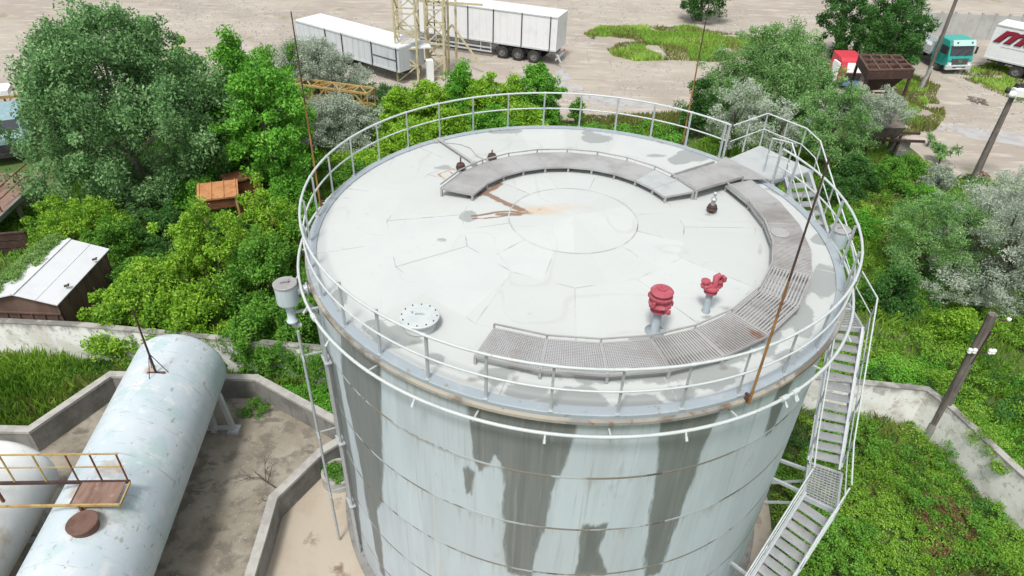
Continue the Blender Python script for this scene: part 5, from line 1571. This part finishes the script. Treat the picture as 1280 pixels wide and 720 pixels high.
# far right silver trees
tree('silver_tree', 'large pale silver tree at the right edge above the leaning pole', 'tree', 19.4, 9.9, 5.5, 2.7, 2.5, 'egg', 400, 85, .40, .15, 'silver', z0=.2, trunk=.16, lump=.45, asp=.35, forks=2)
tree('silver_tree', 'silver tree at the right edge behind the large silver one', 'tree', 22.6, 13.4, 5.2, 2.4, 2.2, 'round', 230, 80, .42, .16, 'silver', z0=.9, trunk=.14, lump=.45, asp=.35)
tree('silver_tree', 'grey green willow bush left of the large silver tree', 'tree', 17.2, 11.6, 4.2, 1.9, 1.9, 'egg', 260, 80, .42, .15, 'willow', z0=.5, trunk=.1, lump=.4, asp=.35, forks=2)
tree('silver_tree', 'low silver bush spreading below the lamp pole', 'tree', 22.9, 16.4, 2.3, 1.9, 1.6, 'dome', 110, 70, .4, .18, 'silver', z0=.3, trunk=.08, lump=.4, asp=.35)
tree('silver_tree', 'small silver bush left of the lamp pole foot', 'tree', 21.7, 20.2, 2.0, .9, .8, 'dome', 45, 60, .34, .18, 'silver', z0=.3, trunk=.06, lump=.4, asp=.35)

# bushes
def bush(label, x, y, h, rx, leaf, n=70, per=70, size=.16, cr=.36, ry=None, grp=None, shape='dome', **k):
    return tree('bush', label, 'bush', x, y, h, rx, ry, shape, n, per, cr, size, leaf, z0=.12, trunk=.045, group=grp, **k)


bush('lime green elder bush below the dark poplar above the white shed roof', -20.9, 11.9, 2.7, 2.2, 'lime', 130, 75, .17, .42, 1.8, lump=.35)
bush('dense round deep green bush left of the orange cabin', -16.9, 11.9, 2.5, 1.35, 'deep', 120, 80, .15, .32, up=1.0)
bush('mid green bush right beside the shed wall', -16.3, 8.4, 2.0, 1.35, 'mid', 90, 75, .15, .34)
bush('mid green bush with white flower tips above the far end of the shed', -18.9, 11.0, 2.3, 1.2, 'mid', 80, 70, .15, .34)
G = 'lime green trees behind the white wall'
for x, y, h, rx, leaf, n, lab in [
        (-13.0, 7.6, 4.3, 1.9, 'lime', 210, 'biggest lime green tree, in the middle of the thicket between shed and tank'),
        (-10.6, 6.6, 3.9, 1.9, 'mid', 210, 'mid green tree of the thicket hanging over the white wall beside the tank'),
        (-14.6, 6.0, 3.0, 1.5, 'lime', 150, 'lime green tree of the thicket leaning over the blue tank end'),
        (-12.4, 5.2, 2.9, 1.5, 'lime', 150, 'lime green tree of the thicket lowest over the white wall'),
        (-16.1, 5.7, 2.1, 1.1, 'lime', 90, 'low lime green tree at the front corner of the shed'),
        (-11.6, 9.9, 4.0, 1.8, 'lime', 170, 'lime green tree of the thicket below the orange cabin'),
        (-9.4, 9.4, 3.4, 1.6, 'mid', 150, 'mid green tree of the thicket closest to the left foam chamber'),
        (-9.0, 4.9, 2.6, 1.1, 'mid', 100, 'leafy mid green tree spilling over the wall beside the tank'),
        (-10.4, 4.35, 2.5, 1.25, 'mid', 130, 'mid green tree of the thicket spilling over the wall right of the blue tank'),
        (-13.6, 4.75, 2.6, 1.35, 'lime', 130, 'lime green tree of the thicket spilling over the wall left of the blue tank'),
        (-15.4, 4.6, 2.2, .9, 'lime', 70, 'small lime green tree poking over the white wall near the shed corner'),
        (-14.4, 9.4, 3.0, 1.3, 'lime', 110, 'lime green tree of the thicket left of the orange cabin legs')]:
    tree('small_tree', lab, 'small tree', x, y, h * 1.12, rx * 1.08, None, 'plume' if SEED[0] % 2 else 'dome', int(n * 1.45), 62, .30, .19, leaf, z0=.4, trunk=.07, group=G, up=.8, lump=.6, forks=3, hole=.36, flat=1.15)
tree('small_tree', 'yellow tinged spindly tree directly in front of the orange cabin', 'small tree', -13.6, 10.9, 2.9, .7, None, 'plume', 45, 60, .3, .14, 'lime', z0=.4, trunk=.05)
bush('dark leafy bush around the dark red barrel', -10.8, 12.6, 2.4, 1.6, 'mid', 110, 70, .17, .38)
bush('deep green bush filling the gap behind the left foam chamber', -9.2, 13.0, 2.6, 1.8, 'deep', 120, 70, .18, .4)
bush('deep green bush right of the orange cabin', -12.2, 14.4, 2.5, 1.5, 'bright', 100, 70, .18, .4)
bush('green bush under the tall bright tree trunk', -16.6, 15.0, 2.6, 1.5, 'bright', 100, 70, .18, .4)
bush('deep green bush behind the left curve of the rail', -9.3, 17.6, 2.2, 1.7, 'mid', 110, 70, .18, .4)
bush('bright ivy covered bush wrapping the orange cabin front', -14.4, 12.2, 1.9, .9, 'deep', 60, 70, .15, .3)
GR = 'bushes right of the tank'
for x, y, h, rx, leaf, n, lab in [
        (17.3, 20.4, 2.2, 1.4, 'deep', 100, 'deep green bush under the feathery tree behind the stair'),
        (19.3, 20.6, 1.9, 1.3, 'mid', 90, 'mid green bush below the hopper pedestal'),
        (20.2, 18.3, 1.5, 1.1, 'bright', 70, 'bright green bush in front of the hopper pedestal'),
        (21.4, 22.6, 1.3, .9, 'mid', 60, 'small green bush right of the hopper pedestal by the road'),
        (14.6, 9.3, 2.2, 1.0, 'deep', 90, 'dark green upright bush right of the stair in the weeds'),
        (16.4, 7.4, 1.7, .8, 'lime', 70, 'lime green sapling bush above the leaning wooden pole'),
        (13.5, 12.6, 1.2, 1.2, 'bright', 70, 'low bright bush beyond the right foam chamber'),
        (15.6, 15.8, 1.3, 1.4, 'bright', 80, 'low bright green bush mound between the feathery tree and silver trees'),
        (15.2, 18.6, 1.8, 1.1, 'deep', 70, 'deep green bush at the foot of the willow behind the stair'),
        (18.4, 15.6, 1.1, 1.1, 'mid', 60, 'low green bush left of the grey green willow bush'),
        (14.6, 4.2, .9, 1.0, 'cover', 60, 'low leafy bush hanging over the wall corner'),
        (17.6, 3.2, 1.0, 1.3, 'cover', 80, 'low leafy bush behind the right wall near the edge'),
        (13.0, 21.4, 1.6, 1.2, 'mid', 70, 'green bush seen through the stair platform rails')]:
    bush(lab, x, y, h, rx, leaf, n, 70, .16, .34, grp=GR)
tree('spiky_plant', 'lone spiky grey green plant at the roadside left of the lamp pole', 'plant', 24.2, 24.4, 1.5, .75, None, 'round', 15, 30, .34, .5, 'willow', z0=.5, trunk=.05, asp=.22)
tree('spiky_plant', 'tiny thin grey green plant at the roadside by the hopper beams', 'plant', 24.6, 27.0, .9, .3, None, 'round', 8, 40, .25, .22, 'willow', z0=.3, trunk=.03, asp=.22)
tree('weed_clump', 'weeds growing inside the round concrete ring', 'plant', pr_.location.x, pr_.location.y, .8, .42, None, 'dome', 26, 60, .18, .09, 'mid', z0=.42, trunk=.02)
tree('weed_clump', 'green weeds growing at the foot of the blue tank support', 'plant', -9.9, 2.2, .55, .5, .35, 'dome', 26, 50, .18, .09, 'mid', z0=.05, trunk=.02)
# vines
def blanket(name, label, cat, pts, cr, per, size, leaf, seed):
    o = obj(name, leaves(name, pts, cr, per, size, LM[leaf], seed=seed, up=1.3, flat=.6)); return tag(o, label, cat)


r = np.random.default_rng(55)
pts = []
while len(pts) < 330:
    u, v = r.uniform(-60, 75), r.uniform(300, 380)
    if v < 372 - .62 * u - 8 * sin(u * .2) - 6 and v > 318 - .42 * (u + 10):
        p = at(u, v, 2.3)
        if -22.5 < p.x < -18.6:
            zz_ = 2.62 - .30 * max(0, -18.86 - p.x)
            if p.x < -20.2: zz_ = max(.3, 2.2 - (-20.2 - p.x) * 1.0)
            pts.append((p.x, p.y, zz_ + .06 + r.random() * .12))
blanket('creeping_vine', 'pale green vine spilling over the left half of the white shed roof', 'vine', pts, .22, 36, .12, 'vine', 61)
pts = []
for k in range(210):
    x = r.uniform(-10.6, -6.6); t = r.random()
    yw = 3.66 - (x + 8) * .08
    pts.append((x, yw + (.15 if t > .75 else -.22) + r.normal() * .08, .2 + 1.75 * (1 - t ** 1.4) * r.uniform(.6, 1)))
blanket('creeping_vine', 'green creeper hanging down the white wall beside the tank', 'vine', pts, .24, 46, .11, 'mid', 62)
pts = []
for k in range(60):
    x = r.uniform(13.0, 13.6); y = 2.2 - r.random() * 2.6
    pts.append((x + .35 + r.normal() * .15, y, 1.55 + r.normal() * .12))
blanket('creeping_vine', 'leafy creeper lapping over the top of the right wall behind the pole', 'vine', pts, .26, 40, .11, 'cover', 63)


# ------------------------------------------------------------------ ground cover (nobody could count it)
def inside(P, poly):
    x, y = P[:, 0], P[:, 1]; c = np.zeros(len(P), bool); n = len(poly)
    for i in range(n):
        x0, y0 = poly[i]; x1, y1 = poly[(i + 1) % n]
        c ^= ((y0 > y) != (y1 > y)) & (x < (x1 - x0) * (y - y0) / (y1 - y0 + 1e-12) + x0)
    return c


def scatter(poly, n, r, keep=None, thr=None, seed=1, sc=.5):
    P = np.array(poly); lo, hi = P.min(0), P.max(0)
    q = r.uniform(lo, hi, (n * 3, 2)); q = q[inside(q, poly)]
    if thr is not None: q = q[vnoise(q, sc, seed) > thr]
    if keep is not None: q = q[keep(q)]
    return q[:n]


def cover(label, poly, n, hmax, cr, per, size, leaf, seed, thr=None, keep=None, name='ground_cover', hsc=.6, asp=.55):
    r = np.random.default_rng(seed)
    q = scatter(poly, n, r, keep, thr, seed)
    h = hmax * (.15 + .85 * vnoise(q, hsc, seed + 1)) * (.5 + .5 * r.random(len(q)))
    C = np.column_stack([q, h])
    tint = np.clip(vnoise(q, .9, seed + 2) * .9 + r.normal(size=len(q)) * .15, 0, 1)
    return stuff(obj(name, leaves(name, C, cr * (.7 + .6 * r.random(len(C))), per, size, LM[leaf], tint=tint, seed=seed, up=1.2, flat=.55, asp=asp)), label, 'ground cover')


def grass(label, poly, n, h, leaf, seed, thr=None, keep=None, w=.03, name='grass', sc=.5):
    r = np.random.default_rng(seed)
    q = scatter(poly, n, r, keep, thr, seed, sc)
    n = len(q)
    a = r.random(n) * 6.283; hh = h * (.4 + .9 * r.random(n)) * (.5 + vnoise(q, .7, seed + 1))
    ln = .55 * hh * r.random(n); b_ = r.random(n) * 6.283
    s_ = np.column_stack([np.cos(a) * w, np.sin(a) * w, np.zeros(n)]) * (.6 + .8 * r.random(n))[:, None]
    p0 = np.column_stack([q, np.zeros(n)])
    tip = p0 + np.column_stack([np.cos(b_) * ln, np.sin(b_) * ln, hh])
    mid = p0 + np.column_stack([np.cos(b_) * ln * .3, np.sin(b_) * ln * .3, hh * .6])
    V = np.stack([p0 - s_, p0 + s_, mid + s_ * .7, tip], 1).reshape(-1, 3)
    V2 = V
    t = np.clip(vnoise(q, .5, seed + 3) * .8 + r.normal(size=n) * .2, 0, 1.1)
    return stuff(obj(name, np_mesh(name, V2, np.arange(n * 4).reshape(-1, 4), LM[leaf], fattr={'tint': t})), label, 'grass')


notstair = lambda q: np.hypot(q[:, 0], q[:, 1]) > 6.9
inner_r = [(6.6, 3.2), (12.5, 2.6), (13.6, -.7), (15.0, -5.5), (16.0, -8.5), (4.5, -8.5), (5.6, -4), (6.6, -1)]
cover('low leafy weeds filling the walled corner right of the tank', inner_r, 2300, .62, .19, 34, .105, 'cover', 201, thr=.27, keep=notstair, hsc=1.1)
cover('taller ragged weeds standing in the walled corner', inner_r, 420, 1.0, .2, 34, .11, 'mid', 222, thr=.5, keep=notstair, hsc=1.3)
grass('thin pale grass between the weeds of the walled corner', inner_r, 9000, .4, 'dry', 223, w=.012, thr=.4, keep=notstair)
cover('darker leafy weeds in patches inside the walled corner', inner_r, 700, .55, .24, 34, .11, 'deep', 202, thr=.52, keep=notstair)
cover('reddish brown dead weeds in the walled corner', [(10.6, -2.6), (12.6, -2.6), (12.7, -.9), (11.6, -.4), (10.7, -1.2)], 95, .5, .17, 26, .085, 'redweed', 203, thr=.45)
outer_r = [(8.0, 3.5), (12.8, 3.1), (13.3, 2), (14.1, -.7), (15.5, -5.5), (16.5, -9), (28, -6), (33, 12), (27.5, 20.8), (23.6, 22.6), (22, 26), (12, 28), (8.2, 24), (6.8, 9)]
cover('rough leafy weeds beyond the right wall', outer_r, 4200, .8, .28, 34, .14, 'cover', 204, thr=.28, hsc=.9)
cover('dark ragged weeds among the rough growth right of the tank', outer_r, 700, 1.0, .28, 34, .14, 'deep', 224, thr=.55, hsc=.9)
cover('brighter weeds close behind the right wall', [(12.9, 3.2), (13.4, 2), (14.2, -.7), (15.6, -5.5), (23, -5), (24, 6), (15, 6.2), (8, 5.2), (8.2, 3.6)], 1500, .6, .26, 36, .12, 'bright', 205, thr=.38)
grass('tall rough grass among the weeds right of the tank', outer_r, 52000, .42, 'grass', 206, w=.022)
grass('dry yellowing grass by the road right of the tank', [(13, 12), (27, 14), (27.5, 20.5), (23.6, 22.4), (22, 25.5), (16, 22)], 14000, .4, 'dry', 207, thr=.42)
left_g = [(-26, 4.25), (-16.5, 4.1), (-8.2, 3.4), (-10.2, 3.06), (-15.1, 2.98), (-16.35, .42), (-26, .3)]
grass('tall rough grass in front of the left white wall', left_g, 26000, .5, 'grass', 208, w=.016)
grass('pale dry grass mixed into the rough grass before the left white wall', left_g, 9000, .5, 'dry', 221, w=.015, thr=.45)
cover('leafy weeds in front of the left white wall', left_g, 520, .6, .22, 34, .1, 'cover', 209, thr=.5)
cover('dark ivy patch at the foot of the left white wall', [(-19.5, 4.2), (-15.2, 4.1), (-15.2, 3.4), (-19, 2.9)], 260, .6, .22, 36, .1, 'deep', 219)
cover('bright weeds between the bund and the white wall beside the tank', [(-10.1, 3.1), (-8.0, 3.45), (-6.0, 3.3), (-5.6, 1.2), (-6.25, .95)], 420, .45, .2, 36, .095, 'bright', 210)
mid_l = [(-27, 4.9), (-17.4, 4.6), (-17.3, 8.5), (-20.3, 8.6), (-20.4, 4.9), (-27, 4.9), (-33, 12), (-27, 13), (-24, 19), (-22, 27), (-10, 29.5), (-9, 28), (8, 27.5), (8.2, 21), (-3, 16), (-6.6, 9), (-6.6, 4), (-17.2, 4.6)]
cover('shaded leafy undergrowth below the trees left of the tank', mid_l, 2600, .6, .32, 32, .16, 'mid', 211, thr=.3)
grass('rough grass glade between the shed and the trees', mid_l, 42000, .4, 'grass', 212, w=.024)
behind = [(-9.5, 19), (8, 20), (9.5, 28), (-1, 28.4), (-9, 30)]
cover('green undergrowth below the young poplars behind the tank', behind, 900, .7, .34, 32, .18, 'bright', 213)
cover('dark undergrowth between the silver trees and the grey trailer', [(-18, 26.5), (-9, 27), (-8.4, 33.2), (-14.5, 34.2), (-19, 31)], 420, .7, .34, 30, .19, 'deep', 220)
GP1 = [(4.2, 49.5), (5.6, 46.5), (6.3, 43.4), (8, 42.2), (11, 42.8), (15, 42.8), (19, 46), (22, 50), (14, 53), (6, 52)]
grass('grass patch across the yard at the top centre', GP1, 26000, .3, 'lawn', 214, w=.045, thr=.42, sc=.35)
grass('dry tufts through the grass patch at the top centre', GP1, 9000, .26, 'dry', 225, w=.045, thr=.38)
GP2 = [(22.2, 27.8), (25.6, 30.2), (27.6, 32.2), (28.9, 36.5), (31.4, 40.3), (29.5, 41.5), (25.5, 38), (22, 34), (20.5, 29)]
grass('grass verge between the hopper and the dirt road', GP2, 24000, .3, 'lawn', 215, w=.04, thr=.40, sc=.6)
grass('dry tufts on the verge between the hopper and the dirt road', [(21.8, 27.6), (26.4, 29.6), (28.4, 32.2), (29.8, 36.5), (32.2, 40.3), (29.5, 41.9), (25.5, 38), (22, 34)], 9000, .26, 'dry', 226, w=.04, thr=.40, sc=.7)
GP3 = [(34.5, 41.3), (35.6, 37.8), (37.4, 33.6), (42, 32), (52, 36), (50, 48), (40, 46), (36.2, 43.5)]
grass('grass patch in front of the white lettered trailer', GP3, 30000, .26, 'lawn', 216, w=.05, thr=.42, sc=.6)
grass('dry tufts before the white lettered trailer', [(33.9, 41.3), (35.0, 37.5), (36.8, 33.0), (42, 31.4), (52, 35), (50, 48), (40, 46), (35.6, 43.5)], 9000, .24, 'dry', 227, w=.05, thr=.42, sc=.7)
grass('thin dry grass along the yard edge behind the tank', [(1.2, 28.2), (9.2, 27.8), (11.6, 31.5), (8, 30.8), (3, 29.9)], 7000, .22, 'dry', 217, w=.035, thr=.35)
cover('red brown weeds at the foot of the lamp pole', [(24.4, 20.3), (25.9, 20.4), (26.0, 21.8), (24.8, 22.2)], 50, .4, .25, 40, .14, 'redweed', 218)


# ------------------------------------------------------------------ ground sheets
def sheet(name, poly, z, m, jag=.0, step=.8, kind='structure', seed=3):
    P = []
    n = len(poly)
    r = random.Random(seed)
    for i in range(n):
        a, b_ = Vector((*poly[i], 0)), Vector((*poly[(i + 1) % n], 0))
        k = max(1, int((b_ - a).length / step)) if jag else 1
        k = min(k, 60)
        for j in range(k):
            p = a.lerp(b_, j / k)
            P.append((p.x + r.uniform(-jag, jag), p.y + r.uniform(-jag, jag), z))
    b = MB(); b.add(P, [tuple(range(len(P)))])
    o = struct(name, b, m)
    return o


b = MB(); b.add([(-900, -900, 0), (900, -900, 0), (900, 900, 0), (-900, 900, 0)], [(0, 1, 2, 3)]); struct('ground', b, 'soil')
sheet('yard', [(-150, 22), (-42, 22), (-36, 26), (-30, 28.5), (-24, 29.5), (-16, 30.5), (-9, 30), (-1, 28.8), (1.4, 28.9), (5, 29.6), (9.5, 30.8), (13, 33), (19, 35), (22.5, 31), (23.4, 27.4), (23.3, 24), (25.0, 22.2), (28, 21.2), (40, 18), (150, 12), (150, 220), (-150, 220)], .006, 'yard', .35)
sheet('bund_floor', [(-26, .3), (-16.25, .35), (-15.0, 2.85), (-10, 2.95), (-6.2, .9), (-7.0, -.2), (-7.95, -1.9), (-7.86, -3.4), (-7.6, -10), (-26, -10)], .010, 'floor')
b = MB(); b.lathe([(6.75, .014), (0, .014)], 64); struct('apron', b, 'apron')
sheet('tank_yard', [(-7.0, -.25), (-6.0, .9), (-5, 0), (-3, -5), (0, -7), (0, -12), (-7.5, -12), (-7.6, -9), (-7.86, -3.4), (-7.95, -1.9)], .018, 'apron')
b = MB(); b.lathe([(6.25, -.05), (6.25, .10), (5.0, .10)], 96, smooth=False); struct('tank_foundation', b, 'conc')
def puddle(u, v, rx, ry, m, seed, z=.012, rz=0):
    c = at(u, v)
    r = random.Random(seed)
    k = 22; pts = []
    for i in range(k):
        a = 2 * pi * i / k; q = 1 + r.uniform(-.22, .22)
        x_, y_ = rx * cos(a) * q, ry * sin(a) * q
        pts.append((c.x + x_ * cos(rz) - y_ * sin(rz), c.y + x_ * sin(rz) + y_ * cos(rz), z))
    b = MB(); b.add(pts, [tuple(range(k))]); struct('puddle', b, m)
puddle(1222, 126, .72, .9, 'puddle', 1)
puddle(703, 98, .55, 2.6, 'puddlel', 2, .013)
puddle(715, 110, 1.0, .6, 'puddlel', 3, .016)
puddle(770, 128, 3.2, .8, 'puddlel', 4, .012, -.2)
puddle(1240, 170, 2.6, 1.3, 'puddlel', 5, .014, -.35)
puddle(1205, 92, .7, .4, 'puddlel', 6, .013)
puddle(1160, 160, 1.2, .5, 'puddlel', 7, .013, -.3)
puddle(840, 145, 2.0, .5, 'puddlel', 8, .014, -.2)

r = np.random.default_rng(77)
q = r.uniform([-40, 29.5], [45, 62], (16000, 2)); q = q[vnoise(q, .25, 4) > .45]
q2 = scatter([(-16, .3), (-15, 2.7), (-10, 2.8), (-7, .4), (-7.2, -.4), (-8.1, -2), (-8, -6), (-16, -6)], 900, r)
q = np.vstack([q, q2]); n_ = len(q)
sz = np.where(np.arange(n_) < n_ - len(q2), .05 + .10 * r.random(n_) ** 3, .012 + .03 * r.random(n_) ** 3)
tet = np.array([[-1, -.7, 0], [1, -.6, 0], [.1, 1, 0], [.1, -.1, .8]])
an = r.random(n_) * 6.283
rx_ = tet[None, :, 0] * np.cos(an)[:, None] - tet[None, :, 1] * np.sin(an)[:, None]
ry_ = tet[None, :, 0] * np.sin(an)[:, None] + tet[None, :, 1] * np.cos(an)[:, None]
V = np.stack([q[:, :1] + rx_ * sz[:, None], q[:, 1:] + ry_ * sz[:, None], .012 + np.repeat(tet[None, :, 2], n_, 0) * sz[:, None]], -1).reshape(-1, 3)
base_ = np.arange(n_)[:, None] * 4
Q = (base_[:, :, None] + np.array([[0, 1, 3], [1, 2, 3], [2, 0, 3]])[None]).reshape(-1, 3)
stuff(obj('gravel', np_mesh('gravel', V, Q, 'cope')), 'loose stones scattered over the sandy yard and the concrete', 'gravel')

# ------------------------------------------------------------------ light: bright overcast
EL, AZS = rad(62), rad(200)       # sun direction (azimuth measured from +y clockwise)
w = bpy.data.worlds.new('World'); SC.world = w; w.use_nodes = True
nt = w.node_tree
bg = nt.nodes['Background']
sky = nt.nodes.new('ShaderNodeTexSky'); sky.sky_type = 'NISHITA'; sky.sun_disc = False
sky.sun_elevation = EL; sky.sun_rotation = AZS; sky.air_density = 1.0; sky.dust_density = 3.0; sky.ozone_density = 1.0
hs = nt.nodes.new('ShaderNodeHueSaturation'); hs.inputs['Saturation'].default_value = 0.25
nt.links.new(sky.outputs[0], hs.inputs['Color']); nt.links.new(hs.outputs[0], bg.inputs['Color'])
bg.inputs['Strength'].default_value = 0.10
sd_l = bpy.data.lights.new('sun', 'SUN'); sd_l.energy = 1.5; sd_l.angle = rad(11); sd_l.color = (1.0, .97, .92)
so = bpy.data.objects.new('sun', sd_l); COL.objects.link(so)
dirv = Vector((sin(AZS) * cos(EL), cos(AZS) * cos(EL), sin(EL)))
so.rotation_euler = dirv.to_track_quat('Z', 'Y').to_euler()
so.location = dirv * 50
vs = SC.view_settings
vs.view_transform = 'Standard'; vs.look = 'None'; vs.exposure = 0.88; vs.gamma = 1.0; vs.use_curve_mapping = False
SC.cycles.max_bounces = 6
SC.cycles.diffuse_bounces = 5
SC.cycles.transparent_max_bounces = 4
